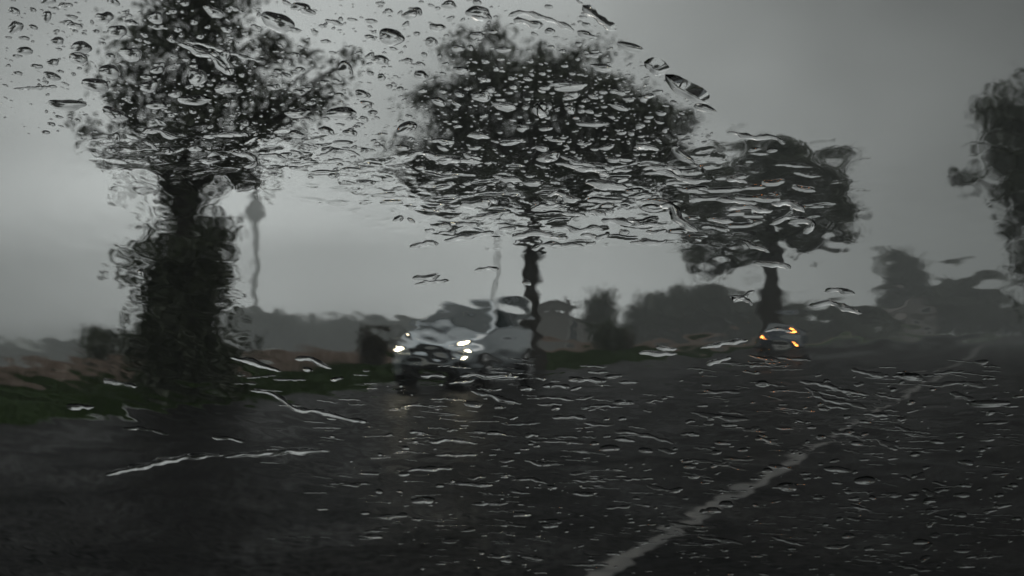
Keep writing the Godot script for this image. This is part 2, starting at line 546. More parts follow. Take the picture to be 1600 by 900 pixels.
# ------------------------------------------------------------------ buildings and masts
func house(label: String, at: Vector3, turn: float, w: float, d: float, eaves: float, ridge: float) -> Node3D:
	var o := base("house", at, turn)
	tag(o, label, "house")
	var b := Build.new()
	var x := w / 2
	var z := d / 2
	b.flat([Vector3(-x, 0, z), Vector3(x, 0, z), Vector3(x, eaves, z), Vector3(0, ridge, z), Vector3(-x, eaves, z)])
	b.flat([Vector3(x, 0, -z), Vector3(-x, 0, -z), Vector3(-x, eaves, -z), Vector3(0, ridge, -z), Vector3(x, eaves, -z)])
	b.flat([Vector3(x, 0, z), Vector3(x, 0, -z), Vector3(x, eaves, -z), Vector3(x, eaves, z)])
	b.flat([Vector3(-x, 0, -z), Vector3(-x, 0, z), Vector3(-x, eaves, z), Vector3(-x, eaves, -z)])
	put("wall", b.mesh(), M.render_wall, o)
	var slope := atan2(ridge - eaves, x)
	var len := x / cos(slope) + 0.45
	for s in [-1.0, 1.0]:
		b = Build.new()
		var c := Vector3(s * (x + 0.3) / 2, (eaves + ridge) / 2 - 0.1 + 0.14, 0)
		b.box(c, Vector3(len, 0.2, d + 0.8), Basis(Vector3(0, 0, 1), -s * slope))
		put("roof", b.mesh(), M.roof, o)
	b = Build.new()
	b.box(Vector3(x * 0.35, ridge - 0.1, -z * 0.4), Vector3(0.7, 1.8, 0.7))
	put("chimney", b.mesh(), M.roof, o)
	for f in [1.2, eaves - 1.6]:
		for k in [-0.5, 0.5]:
			b = Build.new()
			b.box(Vector3(k * x, f + 0.65, z + 0.01), Vector3(1.2, 1.4, 0.06))
			var fr := put("window", b.mesh(), M.window_frame, o)
			b = Build.new()
			b.box(Vector3(k * x, f + 0.65, z + 0.045), Vector3(1.0, 1.2, 0.03))
			put("pane", b.mesh(), M.window, fr)
			b = Build.new()
			b.box(Vector3(x + 0.01, f + 0.65, k * z), Vector3(0.06, 1.4, 1.2))
			fr = put("window", b.mesh(), M.window_frame, o)
			b = Build.new()
			b.box(Vector3(x + 0.045, f + 0.65, k * z), Vector3(0.03, 1.2, 1.0))
			put("pane", b.mesh(), M.window, fr)
	return o

# ------------------------------------------------------------------ water on the glass
# A closed bead of water on the glass: x along the glass, y out of it, z up the slope; sizes in millimetres, mesh in metres.
func bead(a: float, b: float, height: float, rings: int, sides: int, wobble: float, lean: float) -> ArrayMesh:
	var ph := [rng.randf() * TAU, rng.randf() * TAU, rng.randf() * TAU]
	var v := PackedVector3Array()
	var idx := PackedInt32Array()
	var k := 1.26
	var flat_h := sqrt(k * k - 1.0)
	v.append(Vector3(0, height, -lean * b) * 0.001)
	for r in range(1, rings + 1):
		var rho := sin(PI / 2 * r / rings)
		for j in sides:
			var q := TAU * j / sides
			var f := 1.0 + wobble * (0.5 * sin(2 * q + ph[0]) + 0.35 * sin(3 * q + ph[1]) + 0.2 * sin(5 * q + ph[2]))
			var h := height * (sqrt(k * k - rho * rho) - flat_h) / (k - flat_h)
			v.append(Vector3(a * rho * f * cos(q), h, b * rho * f * sin(q) - lean * b * (1.0 - rho * rho)) * 0.001)
	for j in sides: idx.append_array([0, 1 + j, 1 + (j + 1) % sides])
	for r in rings - 1:
		for j in sides:
			var p := 1 + r * sides + j
			var s := 1 + r * sides + (j + 1) % sides
			idx.append_array([p, p + sides, s, s, p + sides, s + sides])
	var n := smooth_normals(v, idx)
	# underside
	var m := v.size()
	v.append(Vector3.ZERO)
	n.append(Vector3.DOWN)
	for j in sides:
		v.append(v[1 + (rings - 1) * sides + j])
		n.append(Vector3.DOWN)
	for j in sides: idx.append_array([m, m + 1 + (j + 1) % sides, m + 1 + j])
	return to_mesh(v, n, idx)

# A closed ridge of water along a path of points on the glass (millimetres, x along, y up the slope), width in millimetres.
func ridge(path: Array, width: float, height: float, skew: float) -> ArrayMesh:
	var cv := Curve2D.new()
	for i in path.size():
		var t: Vector2 = (path[mini(i + 1, path.size() - 1)] - path[maxi(i - 1, 0)]) * 0.18
		cv.add_point(path[i], -t, t)
	var length := cv.get_baked_length()
	cv.bake_interval = maxf(length / 120.0, 0.05)
	var steps := clampi(int(length / (width * 0.35)), 10, 46)
	var cross := 11
	var ph := rng.randf() * 50.0
	var nz := FastNoiseLite.new()
	nz.seed = 5
	nz.frequency = 0.36 / maxf(width, 0.4)
	var flip: bool = path[path.size() - 1].x < path[0].x
	var v := PackedVector3Array()
	var low := PackedVector3Array()
	var idx := PackedInt32Array()
	for i in steps + 1:
		var s := float(i) / steps
		var p := cv.sample_baked(s * length)
		var d := (cv.sample_baked(minf(s * length + 0.2, length)) - cv.sample_baked(maxf(s * length - 0.2, 0.0))).normalized()
		var nrm := Vector2(-d.y, d.x)
		if flip: nrm = -nrm               # towards the top of the glass
		var cap := sqrt(maxf(1.0 - pow(absf(2.0 * s - 1.0), 4.0), 0.0))
		var w := width * 0.5 * cap * (1.0 + 1.0 * nz.get_noise_2d(s * length + ph, 3.0))
		var hh := height * (0.15 + 0.85 * cap) * (1.0 + 0.6 * nz.get_noise_2d(s * length + ph, 40.0)) * cap
		var shift := width * (0.15 if skew > 0.6 else 0.42 * clampf(8.0 * width / length, 0.2, 1.0)) * nz.get_noise_2d(s * length + ph, 90.0)
		for c in cross:
			var x := sin((float(c) / (cross - 1) - 0.5) * PI)
			var prof := pow(maxf(1.0 - x * x, 0.0), 0.75)
			var y := (x - skew * (1.0 - x * x)) * w + shift
			if skew > 0.6:       # a bank of water with its steep side below
				var k := (1.0 - x) * 0.5
				prof = minf(k / 0.86, (1.0 - k) / 0.14)
				y = x * w + shift
			var q := p + nrm * y
			v.append(Vector3(q.x, hh * prof, q.y) * 0.001)
			low.append(Vector3(q.x, 0, q.y) * 0.001)
	for i in steps:
		for c in cross - 1:
			var a := i * cross + c
			if not flip: idx.append_array([a, a + cross, a + 1, a + 1, a + cross, a + cross + 1])
			else: idx.append_array([a, a + 1, a + cross, a + 1, a + cross + 1, a + cross])
	var n := smooth_normals(v, idx)
	var m := v.size()
	for i in steps + 1:
		for c in [0, cross - 1]:
			v.append(low[i * cross + c])
			n.append(Vector3.DOWN)
	for i in steps:
		var a := m + i * 2
		if not flip: idx.append_array([a, a + 1, a + 2, a + 1, a + 3, a + 2])
		else: idx.append_array([a, a + 2, a + 1, a + 1, a + 2, a + 3])
	return to_mesh(v, n, idx)

func on_glass(u: float, w: float, turn := 0.0, lift := 1.0) -> Transform3D:   # millimetres on the glass
	return glass_frame * Transform3D(Basis(Vector3.UP, turn), Vector3(u, lift, w) * 0.001)

var n_drops := 0
func drop(label: String, u: float, w: float, a: float, b: float, turn: float) -> void:
	var r := minf(a, b)
	var big := maxf(a, b) > 1.6
	var low := smoothstep(-20.0, -110.0, w)    # flatter down where the glass is clean and the airstream presses
	var h := minf(r * lerpf(0.42, 0.2, low), 2.2)
	var o := put("raindrop", bead(a, b, h, 9 if big else 6, 30 if big else 16, rng.randf_range(0.08, 0.3), rng.randf_range(0.15, 0.42) * (1.0 - 0.7 * low)), M.water)
	o.transform = on_glass(u, w, deg_to_rad(turn))
	tag(o, label, "raindrop", "raindrops standing on the windscreen")

func streak(label: String, width: float, path: Array, tall := 0.42, skew := 0.2) -> void:
	var c: Vector2 = path[path.size() / 2]
	var own := []
	for p in path: own.append(p - c)
	var o := put("water_streak", ridge(own, width, width * tall, skew), M.water)
	o.transform = on_glass(c.x, c.y, 0.0, 1.1)
	tag(o, label, "water streak", "streaks of water on the windscreen")

func blob(p: Vector2, c: Vector2, r: Vector2, soft: float) -> float:
	var d := ((p - c) / r).length()
	return 1.0 - smoothstep(1.0 - soft, 1.0 + soft, d)

func water_film() -> void:
	var side_cols := 60                 # coarser towards the sides of the pane
	var cols := 900 + 2 * side_cols
	var v_top := 215.0
	var v_bottom := -415.0
	var vs := []
	for i in 30: vs.append(lerpf(296.0, v_top, i / 30.0))
	var y := v_top
	while y > v_bottom:
		vs.append(y)
		y -= lerpf(0.55, 1.0, clampf((v_top - y) / 560.0, 0, 1))
	vs.append(v_bottom)
	for i in 20: vs.append(lerpf(v_bottom, -474.0, (i + 1) / 20.0))
	var rows := vs.size()
	var n1 := FastNoiseLite.new(); n1.seed = 11; n1.frequency = 1.0 / 34.0; n1.fractal_octaves = 2
	var n2 := FastNoiseLite.new(); n2.seed = 12; n2.frequency = 1.0 / 19.0; n2.fractal_octaves = 2
	var n3 := FastNoiseLite.new(); n3.seed = 13; n3.frequency = 1.0; n3.fractal_octaves = 2
	var n4 := FastNoiseLite.new(); n4.seed = 14; n4.frequency = 1.0; n4.fractal_octaves = 2
	var heights := PackedFloat32Array()
	heights.resize(rows * cols)
	var us := PackedFloat32Array()
	us.resize(rows * cols)
	# where the film is ruffled (centre, half axes in mm, waves) and where it lies in ridges (streaks)
	var ruffled := [[10.86, 8.97, 16.69, 45.99, 0.40], [-150.12, 1.11, 39.27, 87.64, 0.40], [-24.88, -33.64, 56.36, 33.78, 0.40], [108.82, 53.05, 46.91, 46.44, 1.00], [12.55, 62.79, 83.64, 25.74, 0.60], [-107.99, 80.91, 55.48, 19.95, 0.80], [175.49, -10.21, 34.08, 32.39, 0.60], [195.54, 58.70, 21.18, 57.23, 0.35], [-213.46, -78.25, 88.14, 33.85, 0.25], [-84.85, -138.03, 75.67, 37.83, 0.50], [83.28, -146.65, 175.92, 108.12, 0.10], [106.23, -33.56, 55.70, 28.27, 0.40]]
	var ridged := [[2.18, 63.02, 69.02, 18.63, 0.62], [81.19, 57.46, 47.27, 22.14, 0.70], [-103.14, 88.24, 47.02, 12.55, 0.60], [-52.70, 78.73, 25.95, 6.61, 0.40], [31.28, 38.65, 57.56, 11.26, 0.35], [52.19, -98.11, 130.89, 33.57, 0.06], [168.27, -96.24, 75.78, 32.60, 0.08]]
	for r in rows:
		var w: float = vs[r]
		var t := clampf((v_top - w) / (v_top - v_bottom), 0.0, 1.0)
		var u0 := lerpf(-215.0, -480.0, t)
		var u1 := lerpf(250.0, 345.0, t)
		var near := []
		for k in ruffled:
			if absf(w - k[1]) < k[3] * 1.6: near.append(k)
		var near_r := []
		for k in ridged:
			if absf(w - k[1]) < k[3] * 1.6: near_r.append(k)
		var mid := 0.0
		var rid := 0.0
		var e_v := smoothstep(0.0, 12.0, 296.0 - w) * smoothstep(0.0, 12.0, w + 474.0)
		for c in cols:
			var u := lerpf(u0, u1, float(c - side_cols) / (cols - 1 - 2 * side_cols))
			if c < side_cols: u = lerpf(-584.0, u0, float(c) / side_cols)
			elif c > cols - 1 - side_cols: u = lerpf(704.0, u1, float(cols - 1 - c) / side_cols)
			if c % 4 == 0:
				mid = 0.0
				rid = 0.0
				for k in near: mid += k[4] * blob(Vector2(u, w), Vector2(k[0], k[1]), Vector2(k[2], k[3]), 0.5)
				for k in near_r: rid += k[4] * blob(Vector2(u, w), Vector2(k[0], k[1]), Vector2(k[2], k[3]), 0.5)
			var h := 0.22 + 0.02 * n1.get_noise_2d(u, w)
			h += (0.006 + 0.13 * mid) * n2.get_noise_2d(u * 0.75, w)
			if rid > 0.01:
				var warp := 2.2 * n2.get_noise_2d(u * 0.5 + 70.0, w * 0.5)
				var q := n3.get_noise_2d(u / 21.0, (w + warp) / 6.0)
				h += rid * 0.5 * smoothstep(0.2, 0.55, q)
				h += rid * 0.035 * n4.get_noise_2d(u / 6.0, w / 2.6)
			if mid > 0.05:
				h += mid * 0.006 * n4.get_noise_2d(u / 8.0 + 30.0, (w + 0.15 * u) / 6.0)
			var e := e_v * smoothstep(0.0, 12.0, u + 584.0) * smoothstep(0.0, 12.0, 704.0 - u)
			heights[r * cols + c] = lerpf(0.012, maxf(h, 0.03), e)
			us[r * cols + c] = u
	var v := PackedVector3Array()
	v.resize(rows * cols + 4)
	var n := PackedVector3Array()
	n.resize(rows * cols + 4)
	var idx := PackedInt32Array()
	idx.resize((rows - 1) * (cols - 1) * 6 + 6)
	var at := 0
	for r in rows:
		var rm := maxi(r - 1, 0)
		var rp := mini(r + 1, rows - 1)
		for c in cols:
			var i := r * cols + c
			var cm := maxi(c - 1, 0)
			var cp := mini(c + 1, cols - 1)
			v[i] = Vector3(us[i], heights[i], vs[r]) * 0.001
			var du := (heights[r * cols + cp] - heights[r * cols + cm]) / (us[r * cols + cp] - us[r * cols + cm])
			var dw: float = (heights[rm * cols + c] - heights[rp * cols + c]) / (vs[rm] - vs[rp])
			n[i] = Vector3(-du, 1, -dw).normalized()
			if r < rows - 1 and c < cols - 1:
				idx[at] = i; idx[at + 1] = i + cols; idx[at + 2] = i + 1
				idx[at + 3] = i + 1; idx[at + 4] = i + cols; idx[at + 5] = i + cols + 1
				at += 6
	var q := rows * cols
	for k in 4:
		var i: int = [0, cols - 1, (rows - 1) * cols, rows * cols - 1][k]
		v[q + k] = Vector3(v[i].x, 0, v[i].z)
		n[q + k] = Vector3.DOWN
	for k in [0, 1, 2, 1, 3, 2]:
		idx[at] = q + k
		at += 1
	var o := put("water_film", to_mesh(v, n, idx), M.water)
	o.transform = glass_frame
	tag(o, "rippled film of rainwater running over the windscreen", "water film", "", "stuff")

func spray() -> void:                 # the finest droplets, too many to count
	var zones := [[-145.9, 144.2, 80.2, 61.0, 480.0, 0.32], [-101.4, 119.8, 74.2, 59.7, 288.0, 0.42], [-103.5, 113.1, 55.3, 41.1, 240.0, 0.28], [-42.3, 127.5, 61.7, 65.1, 480.0, 0.32], [-40.7, 86.5, 60.7, 30.9, 260.0, 0.28], [19.0, 122.0, 69.4, 62.6, 312.0, 0.42], [32.0, 108.6, 61.2, 48.7, 384.0, 0.30], [60.3, 104.3, 46.8, 46.1, 312.0, 0.30], [74.2, 90.3, 28.6, 38.9, 132.0, 0.26], [-1.5, 74.5, 75.4, 28.4, 132.0, 0.28], [-78.6, 91.2, 76.5, 20.9, 108.0, 0.26]]
	var protos := []
	for k in 5: protos.append(bead(1.0 + 0.35 * k, 1.0, 0.62, 4, 10, 0.3, 0.15))
	for k in 5:
		var spots := []
		for z in zones:
			for i in int(z[4] / 5.0):
				var p := Vector2(rng.randfn(0, 0.5), rng.randfn(0, 0.5))
				var u: float = z[0] + z[2] * p.x
				var w: float = z[1] + z[3] * p.y
				if wiped(u, w): continue
				var s: float = z[5] * exp(rng.randfn(0, 0.55))
				spots.append(on_glass(u, w, rng.randfn(-0.1, 0.35), 1.05).scaled_local(Vector3(s, s, s)))
		scatter("fine_raindrops", "%s on the unwiped part of the windscreen" % ["specks of rain", "tiny round drops of rain", "tiny oval drops of rain", "tiny long drops of rain", "tiny stretched drops of rain"][k], protos[k], M.water, spots)

func rest_of_the_rain() -> void:      # drops over the parts of the windscreen that this view does not reach
	for k in 4:
		var mesh := bead(1.0 + 0.4 * k, 1.0, 0.5, 6, 14, 0.25, 0.2)
		var spots := []
		for i in 1100:
			var u := rng.randf_range(-570.0, 690.0)
			var w := rng.randf_range(-460.0, 285.0)
			var t := clampf((215.0 - w) / 630.0, 0.0, 1.0)
			if w < 200.0 and u > lerpf(-180.0, -440.0, t) and u < lerpf(215.0, 305.0, t): continue
			var s := clampf(0.9 * exp(rng.randfn(0, 0.6)), 0.3, 3.0)
			spots.append(on_glass(u, w, rng.randfn(0, 0.3), 1.05).scaled_local(Vector3(s, s, s)))
		scatter("outer_raindrops", "%s raindrops scattered over the outer parts of the windscreen" % ["round", "oval", "long", "longest"][k], mesh, M.water, spots)

func rills() -> void:                 # short fine rills on the wiped part, too many to count
	var n := FastNoiseLite.new()
	n.seed = 91
	n.frequency = 1.0 / 45.0
	for k in 5:
		var long := 2.2 + 1.6 * k
		var mesh := ridge([Vector2(-long, 0.1), Vector2(-long * 0.2, rng.randf_range(-0.3, 0.3)), Vector2(long, -0.1)], 1.5, 0.07 + 0.015 * k, 0.1)
		var spots := []
		for i in 330:
			var u := rng.randf_range(-190.0, 330.0)
			var w := rng.randf_range(-275.3, -53.9)
			if rng.randf() > 0.42 + 1.3 * n.get_noise_2d(u, w): continue
			if u < -60.0 and rng.randf() > (u + 190.0) / 130.0: continue
			spots.append(on_glass(u, w, rng.randfn(0.06, 0.12), 1.0).scaled_local(Vector3(rng.randf_range(0.5, 1.2), rng.randf_range(0.4, 1.1), rng.randf_range(0.6, 1.3))))
		scatter("fine_rills", "%s fine rills of water low on the windscreen" % ["shortest", "short", "middling", "long", "longest"][k], mesh, M.water, spots)

func low_beads() -> void:            # small flat beads low on the pane, too many to count
	for k in 3:
		var mesh := bead(1.0 + 0.5 * k, 1.1, 0.24, 5, 12, 0.3, 0.1)
		var spots := []
		for i in 230:
			var u := rng.randf_range(-130.0, 330.0)
			var w := rng.randf_range(-275.3, -53.9) - 10.0
			if u < 20.0 and rng.randf() > (u + 130.0) / 150.0: continue
			var s := clampf(1.0 * exp(rng.randfn(0, 0.4)), 0.4, 2.4)
			spots.append(on_glass(u, w, rng.randfn(0, 0.3), 1.05).scaled_local(Vector3(s, s, s)))
		scatter("fine_raindrops", "%s flat raindrops low on the windscreen before the dark road" % ["small round", "small oval", "small long"][k], mesh, M.water, spots)

func wiped(u: float, w: float) -> bool:   # beyond the arc that the wiper blade leaves
	return not Geometry2D.is_point_in_polygon(Vector2(u, w), PackedVector2Array([Vector2(-176.0, 192.3), Vector2(38.9, 176.2), Vector2(41.7, 158.4), Vector2(58.1, 134.5), Vector2(74.6, 116.8), Vector2(86.6, 98.5), Vector2(91.1, 75.8), Vector2(78.6, 49.8), Vector2(31.8, 44.7), Vector2(-34.5, 63.8), Vector2(-75.8, 70.6), Vector2(-101.1, 76.9), Vector2(-133.6, 85.3), Vector2(-165.3, 95.5), Vector2(-215.5, 111.5)]))

# ------------------------------------------------------------------ scene
func _ready() -> void:
	rng.seed = 4711
	# camera: a passenger's view through the windscreen, focused on the drops
	var cam := Camera3D.new()
	cam.name = "camera"
	var lens := CameraAttributesPhysical.new()
	lens.frustum_focal_length = 54.93
	lens.frustum_focus_distance = 0.56
	lens.frustum_near = 0.05
	lens.frustum_far = 4000.0
	lens.exposure_aperture = 25.0
	cam.attributes = lens
	add_child(cam)
	cam.position = Vector3(0, 1.15, 0)
	cam.rotation = Vector3(deg_to_rad(1.807), deg_to_rad(20.241), 0)
	cam.near = 0.05
	cam.far = 4000.0
	cam.current = true
	var env := Environment.new()
	env.background_mode = Environment.BG_SKY
	var pano := PanoramaSkyMaterial.new()
	pano.panorama = sky_panorama()
	env.sky = Sky.new()
	env.sky.sky_material = pano
	env.tonemap_mode = Environment.TONE_MAPPER_LINEAR
	env.tonemap_exposure = 0.83
	env.fog_enabled = true
	env.fog_density = 0.0015
	env.fog_light_color = Color(0.93, 0.95, 0.95)
	env.sdfgi_enabled = true
	env.ssao_enabled = true
	env.ssil_enabled = true
	var we := WorldEnvironment.new()
	we.name = "world"
	we.environment = env
	add_child(we)
	var sun := DirectionalLight3D.new()
	sun.name = "veiled_sun"
	sun.light_energy = 0.16
	sun.light_angular_distance = 40.0
	sun.light_color = Color(1.0, 0.97, 0.93)
	sun.shadow_enabled = true
	add_child(sun)
	sun.rotation = Vector3(deg_to_rad(-48.0), deg_to_rad(150.0), 0)
	materials()

	# land and road
	struct("road", strip(func(d): return edge(d), func(_d): return 1.7, 14, 1, 0.0, 0.0, -60.0), M.road)
	struct("verge", strip(func(_d): return -18.0, func(d): return edge(d) + 0.15 * sin(d * 0.7), 10, 2, 0.14, 0.004), M.grass)
	struct("verge", strip(func(d): return 1.7 + 0.12 * sin(d * 0.9), func(_d): return 14.0, 8, 3, 0.14, 0.004), M.grass)
	struct("field", strip(func(_d): return -31.0, func(_d): return -18.0, 14, 4, 0.25, 0.0), M.field)
	struct("meadow", strip(func(_d): return -1400.0, func(_d): return -31.0, 40, 5, 0.3, 0.0), M.meadow)
	struct("meadow", strip(func(_d): return 14.0, func(_d): return 750.0, 24, 6, 0.2, 0.0), M.meadow)
	var lv := PackedVector3Array()
	var d := -20.0
	while d < 170.0:
		for x in [-1.90, -1.84, -1.78]: lv.append(Vector3(x + 0.012 * clampf(d, 0.0, 60.0) + bend(d), 0.004, -d))
		d += 1.0
	tag(put("lane_line", sheet(lv, 3), M.line), "worn pale lane line running along the wet road", "road marking")

	# things along the road, far ones first
	var tower := base("broadcast_tower", Vector3(-237.008, 0.000, -390.144))
	tag(tower, "pale slender broadcast tower with a round pod fading in the rain", "tower")
	var b := Build.new()
	tower.scale = Vector3.ONE * 1.3
	b.tube([Vector3(0, -8, 0), Vector3(0, 10, 0), Vector3(0, 30, 0)], [1.0, 0.8, 0.6], 16)
	put("shaft", b.mesh(), M.concrete, tower)
	b = Build.new()
	b.tube([Vector3(0, 28.5, 0), Vector3(0, 29.5, 0), Vector3(0, 31.2, 0), Vector3(0, 32.2, 0), Vector3(0, 33.5, 0), Vector3(0, 35.5, 0)], [0.6, 1.5, 3.0, 2.7, 1.2, 0.6], 24)
	put("pod", b.mesh(), M.concrete, tower)
	b = Build.new()
	b.tube([Vector3(0, 35, 0), Vector3(0, 39, 0), Vector3(0, 44, 0)], [0.45, 0.3, 0.12], 10)
	put("mast", b.mesh(), M.steel, tower)

	var post := base("lamp_post", Vector3(-43.325, -1.300, -113.241))
	tag(post, "thin grey lamp post standing in the field behind the silver car", "lamp post")
	b = Build.new()
	b.tube([Vector3(0, -1, 0), Vector3(0, 5, 0), Vector3(0, 11.6, 0)], [0.13, 0.1, 0.07], 8)
	put("pole", b.mesh(), M.steel, post)
	b = Build.new()
	b.tube([Vector3(0, 11.5, 0), Vector3(0.3, 11.9, 0), Vector3(1.0, 12.0, 0)], [0.06, 0.05, 0.05], 6)
	put("arm", b.mesh(), M.steel, post)
	b = Build.new()
	b.box(Vector3(1.2, 12.0, 0), Vector3(0.7, 0.12, 0.25))
	put("lamp_head", b.mesh(), M.steel, post)

	tree("tree", "tall ivy-clad tree whose crown runs out of the picture's top", Vector3(-12.919, 0.050, -18.975), deg_to_rad(20.0), [Vector3(0.00, -0.25, 0.28), Vector3(0.00, 1.05, 0.22), Vector3(0.02, 2.34, 0.16), Vector3(0.03, 3.53, 0.14), Vector3(0.16, 5.04, 0.11), Vector3(0.32, 6.44, 0.08), Vector3(0.49, 7.63, 0.04)],
		[Vector4(0.27, 6.01, 0.92, 0.81), Vector4(-0.38, 5.31, 0.76, 0.76), Vector4(1.08, 5.36, 0.67, 0.65), Vector4(1.46, 5.90, 0.32, 0.43), Vector4(1.94, 5.04, 0.39, 0.30), Vector4(2.67, 5.58, 0.10, 0.09), Vector4(2.56, 5.34, 0.13, 0.10), Vector4(2.45, 5.06, 0.17, 0.11), Vector4(2.27, 4.84, 0.22, 0.11), Vector4(2.82, 5.71, 0.05, 0.06), Vector4(2.21, 5.58, 0.11, 0.08), Vector4(2.08, 5.82, 0.08, 0.06), Vector4(0.16, 4.45, 1.08, 0.59), Vector4(1.40, 4.50, 0.60, 0.26), Vector4(-1.18, 5.17, 0.04, 0.10), Vector4(-1.09, 4.93, 0.05, 0.11), Vector4(-0.95, 4.67, 0.08, 0.10), Vector4(-1.70, 4.56, 0.06, 0.08), Vector4(-1.54, 4.37, 0.08, 0.08), Vector4(-1.33, 4.15, 0.10, 0.08), Vector4(-1.07, 3.96, 0.12, 0.08), Vector4(-0.64, 3.51, 0.24, 0.08), Vector4(-0.90, 3.42, 0.09, 0.05), Vector4(1.13, 3.77, 0.43, 0.30), Vector4(0.38, 3.74, 0.65, 0.43), Vector4(0.49, 7.30, 1.40, 0.86), Vector4(0.16, 8.28, 1.08, 0.76), Vector4(0.16, 3.04, 0.34, 0.32), Vector4(-0.22, 2.88, 0.19, 0.22), Vector4(0.08, 2.13, 0.53, 0.65), Vector4(0.08, 2.13, 0.53, 0.65), Vector4(-0.32, 1.59, 0.32, 0.43), Vector4(0.46, 1.59, 0.32, 0.54), Vector4(0.00, 0.83, 0.55, 0.59), Vector4(0.00, 0.83, 0.55, 0.59), Vector4(0.00, 1.48, 0.57, 0.65), Vector4(0.00, 1.48, 0.47, 0.65), Vector4(-0.49, 0.78, 0.25, 0.39), Vector4(0.51, 0.72, 0.28, 0.49), Vector4(0.00, 0.18, 0.59, 0.32), Vector4(0.00, 0.18, 0.57, 0.32), Vector4(0.16, 2.50, 0.42, 0.37), Vector4(0.70, 2.88, 0.19, 0.26), Vector4(0.05, 2.13, 0.76, 0.65), Vector4(-0.32, 1.59, 0.37, 0.43), Vector4(0.46, 1.59, 0.37, 0.54), Vector4(0.00, 0.83, 0.81, 0.59), Vector4(-0.59, 0.94, 0.37, 0.43), Vector4(0.59, 0.72, 0.39, 0.49), Vector4(-0.05, 0.18, 0.86, 0.35)],
		0.105, 1.7, "trees in a row along the verge", M.leaf)
	tree("tree", "broad round-crowned tree standing behind the silver car", Vector3(-12.087, 0.050, -34.573), deg_to_rad(20.0), [Vector3(0.00, -0.23, 0.28), Vector3(-0.02, 1.37, 0.25), Vector3(-0.05, 2.79, 0.25), Vector3(0.00, 4.21, 0.23), Vector3(0.05, 5.27, 0.18), Vector3(0.27, 7.05, 0.12), Vector3(0.27, 8.64, 0.07)],
		[Vector4(-1.90, 8.79, 0.53, 0.46), Vector4(-0.98, 8.68, 0.89, 0.57), Vector4(0.27, 8.47, 1.17, 0.67), Vector4(1.60, 7.79, 1.14, 0.71), Vector4(2.93, 7.01, 1.07, 0.64), Vector4(3.82, 6.48, 0.71, 0.43), Vector4(-2.57, 7.40, 0.64, 0.64), Vector4(-1.42, 7.44, 1.17, 0.82), Vector4(0.44, 7.40, 1.60, 1.07), Vector4(2.04, 6.87, 1.60, 0.98), Vector4(-3.46, 5.89, 0.85, 0.43), Vector4(-4.17, 5.59, 0.60, 0.25), Vector4(-2.22, 6.25, 1.42, 0.85), Vector4(-0.27, 6.34, 1.78, 1.07), Vector4(1.69, 6.07, 1.78, 0.89), Vector4(3.64, 5.80, 1.07, 0.50), Vector4(4.62, 5.66, 0.43, 0.25), Vector4(-2.57, 4.92, 0.78, 0.46), Vector4(-1.33, 5.09, 1.07, 0.60), Vector4(0.27, 5.09, 1.24, 0.71), Vector4(2.04, 5.09, 1.42, 0.60), Vector4(3.46, 5.18, 0.89, 0.43), Vector4(-3.11, 5.36, 0.64, 0.25)],
		0.15, 1.1, "trees in a row along the verge", M.leaf)
	tree("tree", "far thick-trunked tree with an umbrella crown behind the small dark car", Vector3(-11.120, 0.050, -69.196), deg_to_rad(20.0), [Vector3(0.00, -0.40, 0.73), Vector3(0.00, 2.27, 0.60), Vector3(-0.07, 4.27, 0.57), Vector3(0.00, 6.27, 0.50), Vector3(0.23, 8.27, 0.30), Vector3(0.33, 9.94, 0.17)],
		[Vector4(-1.50, 10.11, 1.33, 0.73), Vector4(0.67, 9.94, 2.00, 0.87), Vector4(2.83, 9.44, 1.33, 0.80), Vector4(3.67, 8.44, 0.93, 0.73), Vector4(-2.50, 8.60, 1.67, 1.13), Vector4(-0.17, 8.27, 2.00, 1.33), Vector4(2.33, 7.77, 1.83, 1.20), Vector4(3.84, 6.77, 0.80, 0.80), Vector4(-3.17, 6.77, 1.67, 1.13), Vector4(-1.17, 6.60, 1.67, 1.13), Vector4(1.17, 6.44, 1.67, 0.87), Vector4(-3.67, 5.10, 0.87, 0.67), Vector4(-2.50, 4.60, 1.33, 0.73), Vector4(-1.33, 5.10, 0.87, 0.60), Vector4(2.50, 5.77, 1.33, 0.53), Vector4(1.77, 5.00, 0.47, 0.47), Vector4(-4.00, 7.94, 0.80, 1.00)],
		0.2, 0.6, "trees in a row along the verge", M.leaf)
	tree("tree", "dark tree on the near verge cut off by the picture's edge", Vector3(2.844, 0.050, -52.523), deg_to_rad(20.0), [Vector3(0.00, -0.42, 0.42), Vector3(0.00, 1.92, 0.35), Vector3(0.00, 4.26, 0.30), Vector3(0.12, 6.60, 0.21), Vector3(0.23, 8.94, 0.12)],
		[Vector4(-2.81, 9.30, 0.61, 0.61), Vector4(-2.11, 8.71, 1.08, 1.03), Vector4(0.00, 9.65, 1.87, 1.40), Vector4(-3.04, 7.77, 0.56, 0.56), Vector4(-1.87, 7.31, 1.40, 1.03), Vector4(0.23, 7.31, 2.11, 1.64), Vector4(-3.98, 6.65, 0.66, 0.37), Vector4(-2.93, 6.13, 0.94, 0.56), Vector4(-1.64, 5.67, 1.17, 0.94), Vector4(-2.34, 4.96, 0.61, 0.61), Vector4(0.23, 5.20, 1.87, 1.40), Vector4(-1.99, 3.56, 0.61, 0.80), Vector4(-0.70, 3.09, 1.40, 1.17), Vector4(1.87, 6.13, 1.40, 2.11)],
		0.12, 1.6, "trees in a row along the verge", M.leaf)
	house("grey house with a steep gabled roof beyond the field", Vector3(-47.392, -1.520, -142.866), deg_to_rad(17.0), 7.8, 11.0, 4.0, 5.6)
